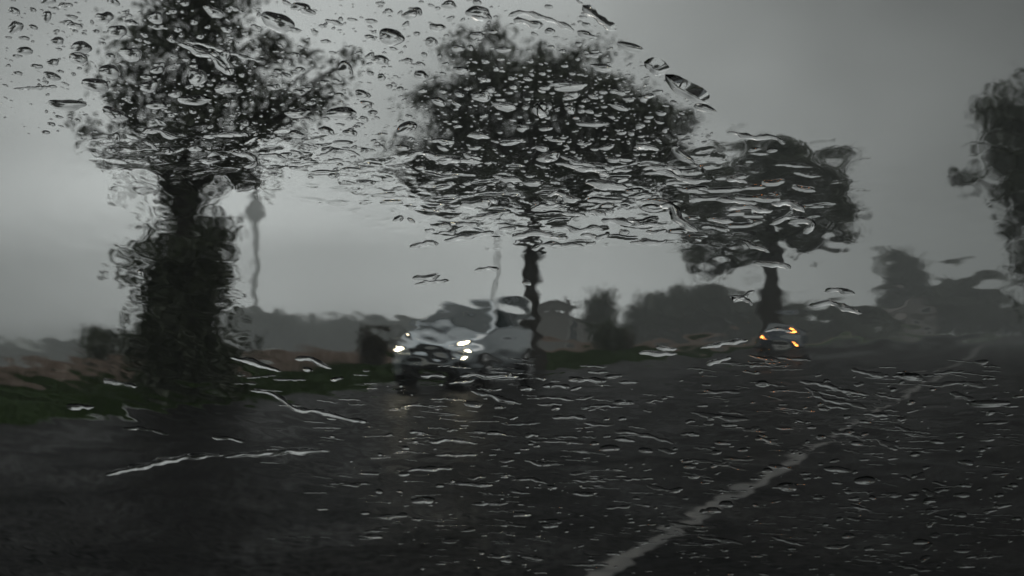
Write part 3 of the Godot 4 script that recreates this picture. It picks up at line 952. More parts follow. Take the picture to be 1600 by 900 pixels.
	house("low plain house half hidden among dark trees at the bend", Vector3(-12.336, -0.120, -198.848), deg_to_rad(20.0), 5.2, 6.0, 3.4, 5.2)
	far_tree("round tree standing alone beside the gabled house", Vector3(-34.163, -0.232, -116.619), 2.4, 3.9, 4.7, "trees along the far edge of the field", M.leaf)
	far_tree("first tree of the hazy row counted from the lone round tree", Vector3(-42.033, -1.128, -160.235), 0.1, 5.0, 6.2, "trees along the far edge of the field", M.leaf)
	far_tree("second tree of the hazy row counted from the lone round tree", Vector3(-39.031, -0.822, -161.342), 5.0, 5.6, 6.2, "trees along the far edge of the field", M.leaf)
	far_tree("third tree of the hazy row counted from the lone round tree", Vector3(-35.653, -0.537, -162.588), 3.3, 6.4, 7.2, "trees along the far edge of the field", M.leaf)
	far_tree("fourth tree of the hazy row counted from the lone round tree", Vector3(-32.426, -0.332, -163.778), 1.7, 6.7, 7.5, "trees along the far edge of the field", M.leaf)
	far_tree("fifth tree of the hazy row counted from the lone round tree", Vector3(-29.423, -0.207, -164.885), 5.7, 5.6, 6.4, "trees along the far edge of the field", M.leaf)
	far_tree("sixth tree of the hazy row counted from the lone round tree", Vector3(-23.644, -0.130, -167.016), 0.9, 6.4, 5.5, "trees along the far edge of the field", M.leaf)
	far_tree("seventh tree of the hazy row counted from the lone round tree", Vector3(-19.515, -0.110, -168.539), 5.0, 6.4, 4.9, "trees along the far edge of the field", M.leaf)
	far_tree("last tree of the hazy row counted from the lone round tree", Vector3(-15.762, -0.005, -169.922), 0.1, 5.6, 3.8, "trees along the far edge of the field", M.leaf)
	far_tree("tallest dark tree where the road bends, rising over the low house", Vector3(-14.119, -0.130, -208.064), 4.4, 7.8, 13.6, "trees massed where the road bends", M.leaf)
	far_tree("wide dark tree standing close behind the low house", Vector3(-9.565, -0.129, -209.743), 1.0, 10.7, 9.7, "trees massed where the road bends", M.leaf)
	far_tree("rounded dark tree in the middle of the mass at the bend", Vector3(-5.010, -0.038, -211.423), 4.7, 11.2, 9.1, "trees massed where the road bends", M.leaf)
	far_tree("outermost dark tree of the mass at the road bend", Vector3(-1.093, 0.058, -212.867), 3.6, 10.7, 9.3, "trees massed where the road bends", M.leaf)
	far_tree("low dark tree behind the road sign", Vector3(3.644, 0.070, -214.614), 0.4, 9.7, 5.4, "trees massed where the road bends", M.leaf)
	far_tree("dark tree past the road sign beyond the picture's edge", Vector3(9.109, -0.050, -216.629), 0.1, 10.7, 7.5, "trees massed where the road bends", M.leaf)
	far_tree("palest treetop showing at the picture's edge over the brown field", Vector3(-248.635, -7.150, -274.431), 2.5, 20.0, 5.0, "pale trees far off across the low meadow", M.leaf)
	far_tree("low pale tree over the brown field beside the picture's edge", Vector3(-234.561, -7.150, -279.620), 4.1, 21.7, 6.1, "pale trees far off across the low meadow", M.leaf)
	far_tree("low pale tree just before the ivy-clad trunk", Vector3(-220.487, -7.150, -284.810), 3.1, 18.3, 7.5, "pale trees far off across the low meadow", M.leaf)
	far_tree("pale tree at the foot of the broadcast tower", Vector3(-181.394, -7.150, -299.225), 2.8, 18.3, 13.1, "pale trees far off across the low meadow", M.leaf)
	far_tree("second pale tree past the broadcast tower", Vector3(-173.575, -7.150, -302.109), 0.6, 20.0, 13.5, "pale trees far off across the low meadow", M.leaf)
	far_tree("third pale tree past the broadcast tower", Vector3(-164.193, -7.150, -305.568), 4.6, 20.0, 13.1, "pale trees far off across the low meadow", M.leaf)
	far_tree("fourth pale tree past the broadcast tower", Vector3(-154.810, -7.150, -309.028), 3.8, 18.3, 13.5, "pale trees far off across the low meadow", M.leaf)
	far_tree("pale tree showing just ahead of the silver car", Vector3(-146.210, -7.150, -312.200), 3.1, 18.3, 13.1, "pale trees far off across the low meadow", M.leaf)
	far_tree("pale tree over the silver car's bonnet", Vector3(-136.045, -7.150, -315.948), 0.2, 18.3, 13.5, "pale trees far off across the low meadow", M.leaf)
	far_tree("pale tree over the silver car's roof", Vector3(-125.099, -7.150, -319.984), 3.5, 18.3, 14.1, "pale trees far off across the low meadow", M.leaf)
	far_tree("pale tree beside the broad tree's trunk", Vector3(-115.717, -7.150, -323.444), 3.4, 18.3, 13.8, "pale trees far off across the low meadow", M.leaf)
	shrub("dark rounded shrub on the verge past the silver car", Vector3(-14.526, 0.000, -50.848), 0.0, 1.1, 1.25, M.leaf)
	shrub("brown withered shrub on the verge ahead of the silver car", Vector3(-16.989, 0.000, -34.539), 0.0, 0.8, 1.0, M.leaf_brown)
	shrub("dark shrub at the field's edge beside the ivy-clad tree", Vector3(-23.796, 0.000, -31.382), 0.0, 1.3, 1.0, M.leaf)
	shrub("slim small shrub beside the dark rounded shrub", Vector3(-15.284, 0.000, -56.048), 0.0, 0.5, 0.9, M.leaf_brown)
	hedge("long dark hedge along the far field edge under the hazy tree row", Vector3(-44.220, -1.469, -163.750), Vector3(-12.305, 0.056, -175.519), 3.6)
	var sign := base("road_sign", Vector3(1.202, 0.000, -231.620), deg_to_rad(10.0))
	tag(sign, "small road sign, red disc above a blue panel, at the bend", "road sign")
	b = Build.new()
	b.tube([Vector3(0, -0.2, 0), Vector3(0, 3.1, 0)], [0.05, 0.05], 8)
	put("post", b.mesh(), M.steel, sign)
	b = Build.new()
	b.disc(Vector3(0, 2.6, 0.06), Vector3(0, 0, 1), 0.42, 0.03, 24, 0.01)
	put("red_disc", b.mesh(), M.sign_red, sign)
	b = Build.new()
	b.box(Vector3(-0.25, 1.1, 0.07), Vector3(0.9, 1.0, 0.03))
	put("blue_panel", b.mesh(), M.sign_blue, sign)

	# cars
	car("silver hatchback with white headlights lit, oncoming along the verge", Vector3(-10.256, 0.000, -25.244), deg_to_rad(2.0), M.paint, Color(1.0, 0.95, 0.80), 38.0, 0.05, 1.03, 1.18)
	car("small dark car with yellowish headlights far along the wet road", Vector3(-9.272, 0.000, -61.189), deg_to_rad(4.0), M.paint_dark, Color(1.0, 0.6, 0.25), 6.0, 0.08, 0.98, 1.02)

	# grass along the verges, dry stalks in the field
	var spots := []
	for i in 16000:
		var dd := rng.randf_range(9.0, 90.0)
		var lat := rng.randf_range(-18.0, edge(dd) + 0.15 * sin(dd * 0.7) - 0.05)
		spots.append(spot(Vector3(lat, land(lat) - 0.02, -dd), rng.randf_range(0.6, 1.3)))
	for i in 4000:
		var dd := rng.randf_range(30.0, 110.0)
		var lat := rng.randf_range(1.8, 10.0)
		spots.append(spot(Vector3(lat, land(lat) - 0.02, -dd), rng.randf_range(0.6, 1.3)))
	scatter("grass", "short wet grass growing on the verges beside the road", tuft(0.16, 9, 0.14, 0.007), M.blade, spots)
	spots = []
	for i in 15000:
		var dd := rng.randf_range(14.0, 150.0)
		var lat := rng.randf_range(-31.0, -17.0)
		spots.append(spot(Vector3(lat, land(lat) - 0.02, -dd), rng.randf_range(0.5, 1.5)))
	scatter("dry_stalks", "reddish brown stubble and dead stalks covering the field", tuft(0.3, 8, 0.2, 0.012), M.straw, spots)

	# the windscreen of the car one looks out of, and the water on it
	glass_frame = Transform3D(Basis(Vector3.UP, HEADING) * Basis(Vector3(1, 0, 0), -TILT + 0.0), Vector3(-0.201, 1.168, -0.544))
	glass_frame.basis = Basis(Basis(Vector3.UP, HEADING) * Vector3(1, 0, 0), Basis(Vector3.UP, HEADING) * Vector3(0, cos(TILT), -sin(TILT)), Basis(Vector3.UP, HEADING) * Vector3(0, sin(TILT), cos(TILT)))
	var ws := base("windscreen", Vector3.ZERO)
	ws.transform = glass_frame
	tag(ws, "raked clear windscreen glass that all the rain stands on", "windscreen")
	b = Build.new()
	b.box(Vector3(0.06, -0.0035, -0.09), Vector3(1.3, 0.005, 0.78))
	put("pane", b.mesh(), M.pane, ws)
	b = Build.new()
	for s in [-1.0, 1.0]:
		b.box(Vector3(0.06 + s * 0.665, -0.004, -0.09), Vector3(0.03, 0.014, 0.84))
		b.box(Vector3(0.06, -0.004, -0.09 + s * 0.405), Vector3(1.3, 0.014, 0.03))
	put("seal", b.mesh(), M.rubber, ws)
	var own := base("car", Vector3.ZERO)
	own.transform = Transform3D(Basis(Vector3.UP, HEADING), Vector3(-0.201, 1.168, -0.544) + glass_frame.basis.z * -0.49)
	tag(own, "dark car that one looks out of, its bonnet under the rain-covered windscreen", "car")
	var bv := PackedVector3Array()
	for i in 9:
		var f := i / 8.0
		for k in 13:
			var a := k / 6.0 - 1.0
			bv.append(Vector3(0.06 + a * (0.74 - 0.08 * f * f), -0.03 - 0.17 * pow(f, 1.6) - 0.07 * a * a, -0.12 - 0.86 * f + 0.12 * a * a * f))
	put("bonnet", sheet(bv, 13), M.trim, own)
	b = Build.new()
	b.box(Vector3(0.06, -0.06, -0.03), Vector3(1.44, 0.03, 0.22), Basis(Vector3(1, 0, 0), -0.1))
	put("cowl", b.mesh(), M.trim, own)
	b = Build.new()
	b.box(Vector3(0.06, 0.50, 1.18), Vector3(1.36, 0.04, 1.05))
	put("roof", b.mesh(), M.trim, own)
	for s in [-1.0, 1.0]:
		b = Build.new()
		b.tube([Vector3(0.06 + s * 0.71, -0.05, -0.02), Vector3(0.06 + s * 0.69, 0.24, 0.36), Vector3(0.06 + s * 0.66, 0.49, 0.72)], [0.045, 0.04, 0.04], 10)
		put("pillar", b.mesh(), M.trim, own)
	water_film()
	spray()
	rills()
	rest_of_the_rain()
	low_beads()
	drop("topmost middling oval raindrop over pale sky at the picture's edge beside the ivy-clad tree", -162.3, 163.5, 2.54, 1.86, 1)
	drop("topmost small round raindrop over pale sky beside the ivy-clad tree", -150.9, 160.6, 3.02, 1.72, -51)
	drop("middling round raindrop over pale sky at the picture's edge beside the ivy-clad tree", -165.0, 156.1, 3.63, 2.45, -39)
	drop("second-highest small oval raindrop over pale sky at the picture's edge beside the ivy-clad tree", -158.2, 155.8, 1.83, 1.46, 3)
	drop("topmost small oval raindrop over pale sky at the picture's edge beside the ivy-clad tree", -155.0, 163.8, 1.56, 1.19, -11)
	drop("middling round raindrop over pale sky beside the ivy-clad tree", -129.5, 159.1, 3.51, 2.84, -26)
	drop("topmost big oval raindrop over pale sky beside the ivy-clad tree", -127.1, 152.4, 4.02, 3.20, -22)
	drop("middling round raindrop over the upper inner crown of the ivy-clad tree", -110.2, 158.3, 3.54, 2.40, -55)
	drop("topmost middling oval raindrop over the upper inner crown of the ivy-clad tree", -120.8, 156.3, 2.16, 1.20, -1)
	drop("middling long flat raindrop over the upper inner crown of the ivy-clad tree", -110.9, 154.1, 2.90, 1.19, -1)
	drop("second-highest middling oval raindrop over pale sky at the picture's edge beside the ivy-clad tree", -166.2, 144.7, 3.43, 2.09, -13)
	drop("second-highest big oval raindrop over pale sky beside the ivy-clad tree", -143.7, 145.3, 4.05, 3.35, -25)
	drop("third-highest big oval raindrop over pale sky beside the ivy-clad tree", -146.8, 140.1, 3.67, 3.45, -3)
	drop("lowest middling oval raindrop over pale sky beside the ivy-clad tree", -157.6, 138.6, 2.60, 1.86, -15)
	drop("lowest middling oval raindrop over pale sky at the picture's edge beside the ivy-clad tree", -164.7, 136.9, 2.59, 1.26, -5)
	drop("fifth-highest big oval raindrop over pale sky beside the ivy-clad tree", -161.0, 131.6, 3.58, 2.45, 9)
	drop("fourth-highest small oval raindrop over pale sky at the picture's edge beside the ivy-clad tree", -170.3, 142.3, 1.80, 1.00, 6)
	drop("third-highest small oval raindrop over pale sky at the picture's edge beside the ivy-clad tree", -163.8, 150.8, 2.00, 1.30, 5)
	drop("fourth-highest big oval raindrop over pale sky beside the ivy-clad tree", -137.0, 133.3, 4.47, 3.39, -21)
	drop("sixth-highest big oval raindrop over pale sky beside the ivy-clad tree", -145.3, 126.4, 5.82, 3.82, 7)
	drop("topmost big round raindrop over the upper inner crown of the ivy-clad tree", -125.7, 141.5, 4.13, 3.81, -66)
	drop("lowest middling oval raindrop over the upper inner crown of the ivy-clad tree", -123.7, 130.2, 2.30, 1.27, -6)
	drop("topmost big oval raindrop over the dense middle of the ivy-clad tree's crown", -124.1, 125.3, 4.71, 2.55, -18)
	drop("lowest big oval raindrop over the dense middle of the ivy-clad tree's crown", -124.6, 115.5, 3.85, 2.72, -7)
	drop("seventh-highest big oval raindrop over pale sky beside the ivy-clad tree", -160.8, 116.7, 6.63, 3.50, 2)
	drop("lowest big round raindrop over the upper inner crown of the ivy-clad tree", -103.8, 129.1, 4.60, 3.48, -41)
	drop("big long flat raindrop over the dense middle of the ivy-clad tree's crown", -108.8, 117.4, 6.30, 2.70, 1)
	drop("lowest big oval raindrop over pale sky beside the ivy-clad tree", -143.2, 111.0, 4.83, 3.74, 15)
	drop("seventh-highest small oval raindrop over pale sky beside the ivy-clad tree", -133.9, 140.9, 1.90, 1.32, 4)
	drop("second-highest small oval raindrop over pale sky beside the ivy-clad tree", -143.0, 153.4, 1.25, 0.89, -13)
	drop("fourth-highest small oval raindrop over pale sky beside the ivy-clad tree", -140.1, 152.0, 1.11, 0.76, -8)
	drop("fifth-highest small oval raindrop over pale sky beside the ivy-clad tree", -134.3, 147.1, 1.16, 0.88, -22)
	drop("topmost middling oval raindrop over pale sky beside the ivy-clad tree", -147.6, 167.6, 3.19, 1.69, -6)
	drop("topmost big oval raindrop over the topmost boughs of the ivy-clad tree", -88.1, 160.2, 3.85, 2.41, 57)
	drop("third-highest small oval raindrop over the topmost boughs of the ivy-clad tree", -85.8, 151.8, 1.91, 1.58, 13)
	drop("second-highest small oval raindrop over the topmost boughs of the ivy-clad tree", -74.7, 152.3, 1.83, 1.38, 6)
	drop("lowest big oval raindrop over the topmost boughs of the ivy-clad tree", -65.9, 154.3, 5.56, 4.94, 31)
	drop("topmost big oval raindrop over the outermost sprays of the ivy-clad tree", -55.3, 159.9, 4.22, 2.68, 15)
	drop("topmost small oval raindrop over the outermost sprays of the ivy-clad tree", -50.0, 151.8, 1.60, 0.90, 5)
	drop("small long flat raindrop over high sky between the ivy-clad and the broad tree", -38.7, 154.3, 1.80, 0.90, 11)
	drop("fourth-highest small oval raindrop over the outermost sprays of the ivy-clad tree", -63.3, 138.4, 1.88, 1.43, 3)
	drop("big oval raindrop over high sky between the ivy-clad and the broad tree", -26.2, 145.7, 4.85, 3.88, -2)
	drop("lowest middling oval raindrop over high sky between the ivy-clad and the broad tree", -32.1, 135.0, 3.12, 2.38, 16)
	drop("middling round raindrop over the outermost sprays of the ivy-clad tree", -46.4, 130.8, 4.52, 2.80, -71)
	drop("lowest middling oval raindrop over the topmost boughs of the ivy-clad tree", -70.9, 129.5, 3.26, 2.01, 22)
	drop("topmost middling oval raindrop over the dense middle of the ivy-clad tree's crown", -75.1, 123.2, 2.25, 1.29, -5)
	drop("fifth-highest small oval raindrop over the outermost sprays of the ivy-clad tree", -63.3, 131.5, 1.93, 1.44, -3)
	drop("seventh-highest small oval raindrop over the outermost sprays of the ivy-clad tree", -66.4, 120.2, 2.10, 1.48, -4)
	drop("sixth-highest small oval raindrop over the outermost sprays of the ivy-clad tree", -55.9, 124.8, 1.61, 1.11, -9)
	drop("eighth-highest small oval raindrop over the outermost sprays of the ivy-clad tree", -51.5, 118.0, 1.86, 1.47, -10)
	drop("middling oval raindrop over middling sky between the ivy-clad and the broad tree", -42.6, 118.1, 2.83, 2.44, -14)
	drop("topmost small oval raindrop over middling sky between the ivy-clad and the broad tree", -37.3, 128.6, 1.52, 1.14, 12)
	drop("topmost small round raindrop over middling sky between the ivy-clad and the broad tree", -33.6, 126.5, 1.81, 1.63, -60)
	drop("second-highest big oval raindrop over the outermost sprays of the ivy-clad tree", -69.9, 109.3, 4.83, 2.69, -4)
	drop("lowest big oval raindrop over the outermost sprays of the ivy-clad tree", -52.8, 108.7, 6.20, 3.26, -10)
	drop("small round raindrop over the dense middle of the ivy-clad tree's crown", -89.5, 121.7, 1.64, 1.25, -48)
	drop("topmost middling oval raindrop over high sky between the ivy-clad and the broad tree", -15.5, 156.7, 2.67, 2.19, 11)
	drop("topmost middling oval raindrop over the sky above the broad tree", -3.0, 159.3, 2.66, 2.00, 30)
	drop("small round raindrop over the sky above the broad tree", 6.9, 160.0, 1.58, 1.38, -16)
	drop("big oval raindrop over the sky above the broad tree", 6.9, 154.9, 4.46, 3.58, 4)
	drop("second-highest middling oval raindrop over the sky above the broad tree", -8.9, 149.5, 2.59, 2.08, 9)
	drop("middling round raindrop over the upper shoulder of the broad tree's crown", -12.1, 142.7, 2.45, 2.38, -50)
	drop("third-highest small oval raindrop over high sky between the ivy-clad and the broad tree", -16.7, 146.8, 1.37, 1.05, 2)
	drop("lowest middling oval raindrop over the upper shoulder of the broad tree's crown", -18.6, 126.9, 2.70, 2.40, 3)
	drop("second-highest middling oval raindrop over the upper shoulder of the broad tree's crown", -3.5, 128.9, 2.91, 2.06, 16)
	drop("topmost middling oval raindrop over the upper shoulder of the broad tree's crown", -3.1, 139.4, 2.24, 1.63, -11)
	drop("topmost small oval raindrop over the upper shoulder of the broad tree's crown", 1.6, 139.5, 1.40, 1.19, -14)
	drop("topmost middling long flat raindrop over the upper shoulder of the broad tree's crown", 13.4, 138.1, 2.76, 1.36, 1)
	drop("topmost small oval raindrop over the sky above the broad tree", -7.3, 158.1, 1.03, 0.84, -12)
	drop("topmost small round raindrop over the upper shoulder of the broad tree's crown", -15.7, 136.8, 1.42, 1.14, -65)
	drop("second-highest small round raindrop over the upper shoulder of the broad tree's crown", -10.2, 136.0, 0.99, 0.87, -38)
	drop("third-highest small oval raindrop over the upper shoulder of the broad tree's crown", 6.2, 132.9, 1.73, 1.09, 13)
	drop("second-highest small oval raindrop over the upper shoulder of the broad tree's crown", 11.9, 133.6, 1.52, 0.76, -4)
	drop("lowest small oval raindrop over the sky above the broad tree", 10.8, 146.6, 1.59, 0.88, 0)
	drop("lowest middling long flat raindrop over the upper shoulder of the broad tree's crown", 4.8, 124.1, 2.58, 1.28, 19)
	drop("big oval raindrop over the heart of the broad tree's crown", 2.5, 115.5, 4.08, 2.44, -1)
	drop("middling oval raindrop over the inner flank of the broad tree's crown", -14.1, 113.4, 3.16, 1.98, 34)
	drop("middling long flat raindrop over the inner flank of the broad tree's crown", -7.7, 112.2, 2.23, 0.97, 39)
	drop("big long flat raindrop over the upper middle of the broad tree's crown", 35.1, 119.8, 7.24, 2.54, 2)
	drop("lowest small oval raindrop over the upper middle of the broad tree's crown", 20.6, 123.9, 1.75, 1.27, 4)
	drop("seventh-highest small oval raindrop over the upper middle of the broad tree's crown", 26.3, 126.2, 1.40, 1.09, -3)
	drop("second-highest small oval raindrop over the upper middle of the broad tree's crown", 30.5, 138.6, 1.37, 1.05, -2)
	drop("fifth-highest small oval raindrop over the upper middle of the broad tree's crown", 34.7, 129.6, 1.50, 0.92, 1)
	drop("third-highest small oval raindrop over the upper middle of the broad tree's crown", 34.4, 136.6, 1.25, 0.90, -1)
	drop("small round raindrop over the upper middle of the broad tree's crown", 15.0, 119.9, 1.57, 1.41, 47)
	drop("lowest small round raindrop over the upper shoulder of the broad tree's crown", 9.7, 129.0, 1.34, 1.09, 80)
	drop("topmost big long flat raindrop over the dark outer half of the broad tree's crown", 48.0, 128.2, 4.13, 1.85, 9)
	drop("topmost small oval raindrop over the dark outer half of the broad tree's crown", 51.7, 116.7, 1.86, 1.44, 0)
	drop("second-highest middling oval raindrop over the dark outer half of the broad tree's crown", 56.8, 112.3, 2.11, 1.29, 2)
	drop("topmost middling oval raindrop over the dark outer half of the broad tree's crown", 43.8, 114.1, 2.19, 1.09, 30)
	drop("second-highest big long flat raindrop over the dark outer half of the broad tree's crown", 53.1, 108.5, 3.73, 1.71, 32)
	drop("lowest small oval raindrop over the dark outer half of the broad tree's crown", 41.9, 106.6, 1.90, 1.33, 10)
	drop("second-highest small oval raindrop over the dark outer half of the broad tree's crown", 56.3, 116.2, 1.16, 0.80, 1)
	drop("big long flat raindrop over the sky just inside the wiper's arc", 43.5, 143.7, 3.62, 1.74, 20)
	drop("big long flat raindrop over the bare sky along the wiper's arc", 58.5, 137.5, 4.85, 2.17, 24)
	drop("big long flat raindrop over the tip of the broad tree's crown at the wiper's arc", 84.5, 106.8, 4.28, 1.96, 32)
	drop("lowest middling oval raindrop over the dense middle of the ivy-clad tree's crown", -126.3, 106.2, 2.56, 1.43, 61)
	drop("lowest small round raindrop over pale sky beside the ivy-clad tree", -147.1, 98.3, 3.07, 1.12, -67)
	drop("small long flat raindrop over pale sky beside the ivy-clad tree", -166.8, 110.3, 1.80, 0.90, 3)
	drop("third-highest middling oval raindrop over low sky between the ivy-clad and the broad tree", -73.2, 97.9, 3.09, 2.20, 35)
	drop("topmost middling oval raindrop over low sky between the ivy-clad and the broad tree", -60.8, 99.3, 3.55, 2.18, 24)
	drop("second-highest middling oval raindrop over low sky between the ivy-clad and the broad tree", -51.7, 97.9, 2.84, 2.34, 10)
	drop("big oval raindrop over low sky between the ivy-clad and the broad tree", -29.0, 99.7, 5.18, 2.99, -34)
	drop("lowest small round raindrop over middling sky between the ivy-clad and the broad tree", -44.6, 105.0, 1.82, 1.53, -88)
	drop("fourth-highest small oval raindrop over middling sky between the ivy-clad and the broad tree", -40.7, 108.3, 2.01, 1.67, -13)
	drop("big long flat raindrop over low sky between the ivy-clad and the broad tree", -55.6, 92.7, 4.18, 1.45, 5)
	drop("fifth-highest middling oval raindrop over low sky between the ivy-clad and the broad tree", -62.7, 88.9, 2.88, 1.79, -6)
	drop("fourth-highest middling oval raindrop over low sky between the ivy-clad and the broad tree", -32.5, 89.2, 2.74, 1.83, 15)
	drop("lowest small oval raindrop over low sky between the ivy-clad and the broad tree", -79.1, 79.0, 2.02, 1.29, -8)
	drop("middling long flat raindrop over low sky between the ivy-clad and the broad tree", -39.2, 96.8, 2.28, 0.88, 0)
	drop("topmost small oval raindrop over low sky between the ivy-clad and the broad tree", -43.2, 93.4, 1.29, 0.88, -7)
	drop("second-highest small oval raindrop over low sky between the ivy-clad and the broad tree", -70.4, 91.7, 1.62, 0.94, 18)
	drop("small long flat raindrop over the outermost sprays of the ivy-clad tree", -54.7, 102.6, 1.77, 0.86, -2)
	drop("lowest small oval raindrop over middling sky between the ivy-clad and the broad tree", -48.4, 101.3, 1.52, 0.86, -3)
	drop("middling oval raindrop over the low inner boughs of the broad tree", -27.3, 77.7, 2.34, 1.47, -4)
	drop("middling round raindrop over the heart of the broad tree's crown", 23.8, 108.2, 3.96, 2.88, 84)
	drop("topmost middling oval raindrop over the heart of the broad tree's crown", 16.0, 99.0, 2.82, 2.21, -6)
	drop("topmost middling long flat raindrop over the heart of the broad tree's crown", 24.7, 98.0, 2.68, 1.37, 0)
	drop("lowest big long flat raindrop over the dark outer half of the broad tree's crown", 42.8, 99.8, 5.53, 1.69, 2)
	drop("big long flat raindrop over the heart of the broad tree's crown", 10.7, 91.5, 5.35, 2.04, -11)
	drop("big long flat raindrop over the inner flank of the broad tree's crown", -15.0, 92.2, 4.20, 1.61, 13)
	drop("lowest middling long flat raindrop over the heart of the broad tree's crown", -3.9, 88.4, 2.77, 1.42, -1)
	drop("topmost middling long flat raindrop over the dark outer half of the broad tree's crown", 28.1, 91.7, 3.06, 1.23, 9)
	drop("lowest middling oval raindrop over the dark outer half of the broad tree's crown", 47.4, 87.3, 3.02, 1.71, -17)
	drop("lowest middling long flat raindrop over the dark outer half of the broad tree's crown", 38.9, 89.3, 2.70, 1.05, 1)
	drop("small round raindrop over the dark outer half of the broad tree's crown", 34.8, 107.8, 2.39, 1.96, 81)
	drop("big long flat raindrop over the low outer boughs of the broad tree", 76.0, 81.9, 5.92, 2.45, 46)
	drop("topmost small round raindrop over the tip of the broad tree's crown at the wiper's arc", 69.7, 95.6, 1.53, 1.07, -89)
	drop("lowest small round raindrop over the tip of the broad tree's crown at the wiper's arc", 57.0, 94.3, 1.37, 1.32, -76)
	drop("sixth-highest small oval raindrop over the tip of the broad tree's crown at the wiper's arc", 60.0, 97.6, 1.44, 1.02, 1)
	drop("fifth-highest small oval raindrop over the tip of the broad tree's crown at the wiper's arc", 67.7, 100.1, 1.82, 0.99, 19)
	drop("middling oval raindrop over the crown of the thick-trunked tree", 109.6, 83.8, 2.15, 1.39, -16)
	drop("middling long flat raindrop over the near side of the thick-trunked tree's crown", 103.0, 84.3, 2.86, 1.05, -11)
	drop("small round raindrop over the trunk of the ivy-clad tree", -167.7, 12.1, 2.52, 1.67, -63)
	drop("small round raindrop over the trunk of the broad tree", 7.2, 3.1, 2.31, 1.94, -69)
	drop("big long flat raindrop over the near road under the silver car", -73.2, -195.6, 6.82, 4.69, -14)
	drop("small oval raindrop over the dark road beside the long wiper streak", -96.9, -186.1, 3.08, 2.10, -66)
	drop("big long flat raindrop over the wet road well short of the lane line", 35.2, -136.3, 5.31, 3.81, -7)
	drop("middling long flat raindrop over the bottom of the dark road", -19.1, -209.9, 5.21, 3.72, -12)
	drop("big oval raindrop over the dark lane just past the line", 127.4, -173.3, 5.63, 4.76, -0)
	drop("lowest big long flat raindrop over the dark lane's middle", 166.5, -165.2, 5.81, 4.31, 2)
	drop("middling oval raindrop over the lane line's lower end", 88.4, -200.9, 4.44, 4.27, -51)
	drop("lowest middling oval raindrop over the lane line's middle", 95.6, -193.4, 4.14, 3.92, -17)
	drop("topmost big long flat raindrop over the dark lane's middle", 151.8, -154.4, 6.90, 3.18, 11)
	drop("big long flat raindrop over the road edge beyond the lane line", 216.0, -91.0, 9.51, 3.58, 1)
	drop("topmost middling long flat raindrop over the dark lane's far corner", 214.5, -145.5, 3.74, 2.81, 8)
	drop("middling long flat raindrop over the dark lane's middle", 183.3, -180.2, 3.59, 2.74, 4)
	drop("middling oval raindrop over the dark lane's middle", 192.9, -178.5, 2.93, 2.37, 7)
	drop("lowest middling long flat raindrop over the dark lane's far corner", 217.2, -178.9, 4.19, 3.04, 5)
	drop("middling oval raindrop over the blackest corner of the dark lane", 219.7, -200.5, 3.42, 3.08, 36)
	drop("topmost middling oval raindrop over the lane line's middle", 76.0, -153.4, 3.32, 2.95, -10)
	drop("second-highest middling oval raindrop over the lane line's middle", 78.2, -164.0, 3.36, 2.69, -6)
	drop("big long flat raindrop over the far end of the lane line", 178.4, -68.8, 6.20, 3.05, 13)
	drop("middling long flat raindrop over the wet road well short of the lane line", 53.9, -137.8, 4.03, 2.81, 22)
	drop("small oval raindrop over the road under the silver car", -44.0, -77.6, 1.49, 1.21, -57)
	drop("big long flat raindrop over the bottom of the dark road", -3.8, -222.3, 5.58, 3.46, -8)
	drop("small oval raindrop over the dark lane just past the line", 136.8, -163.5, 2.34, 1.96, 83)
	drop("topmost small oval raindrop over the dark lane's middle", 159.1, -177.6, 2.42, 2.27, 64)
	drop("small long flat raindrop over the dark lane just past the line", 144.0, -184.4, 2.67, 2.09, 0)
	drop("lowest small oval raindrop over the bottom of the dark lane", 156.8, -207.6, 2.21, 2.03, 75)
	drop("second-highest middling long flat raindrop over the dark lane's far corner", 217.3, -168.8, 3.19, 2.31, 5)
	drop("topmost big long flat raindrop over the blackest corner of the dark lane", 202.8, -232.5, 5.13, 3.06, -1)
	drop("lowest big long flat raindrop over the blackest corner of the dark lane", 226.4, -242.2, 5.13, 2.34, -2)
	drop("lowest small oval raindrop over the dark lane's middle", 172.1, -183.4, 2.44, 1.96, 78)
	drop("lowest small long flat raindrop over the dark lane's far corner", 235.7, -178.3, 2.57, 2.01, 10)
	drop("fifth-highest small oval raindrop over the dense middle of the ivy-clad tree's crown", -120.6, 109.9, 1.69, 1.26, -5)
	drop("small oval raindrop over the bare sky along the wiper's arc", 45.7, 134.1, 1.82, 1.24, 13)
	drop("seventh-highest small oval raindrop over the low inner boughs of the broad tree", -16.2, 68.5, 1.85, 1.49, 34)
	drop("fifth-highest small oval raindrop over the upper shoulder of the broad tree's crown", -17.8, 132.4, 1.74, 1.23, 14)
	drop("eighth-highest small oval raindrop over the low inner boughs of the broad tree", 7.6, 66.6, 1.98, 1.47, 15)
	drop("second-highest small oval raindrop over the low outer boughs of the broad tree", 68.5, 65.2, 1.25, 0.86, 1)
	drop("fourth-highest small oval raindrop over the upper shoulder of the broad tree's crown", -8.6, 132.1, 1.38, 0.88, -4)
	drop("middling oval raindrop over the tip of the broad tree's crown at the wiper's arc", 60.7, 88.6, 2.55, 2.26, 8)
	drop("lowest middling oval raindrop over the sky above the broad tree", 4.9, 145.2, 2.52, 1.90, -10)
	drop("lowest small oval raindrop over high sky between the ivy-clad and the broad tree", -22.1, 134.2, 1.78, 1.42, -8)
	drop("lowest small oval raindrop over the underside of the broad tree's outer boughs", 52.7, 52.8, 2.13, 1.45, 29)
	drop("lowest small oval raindrop over the low outer boughs of the broad tree", 74.8, 62.8, 1.58, 1.16, 26)
	drop("lowest small oval raindrop over the inner flank of the broad tree's crown", -8.8, 100.5, 1.68, 1.37, -14)
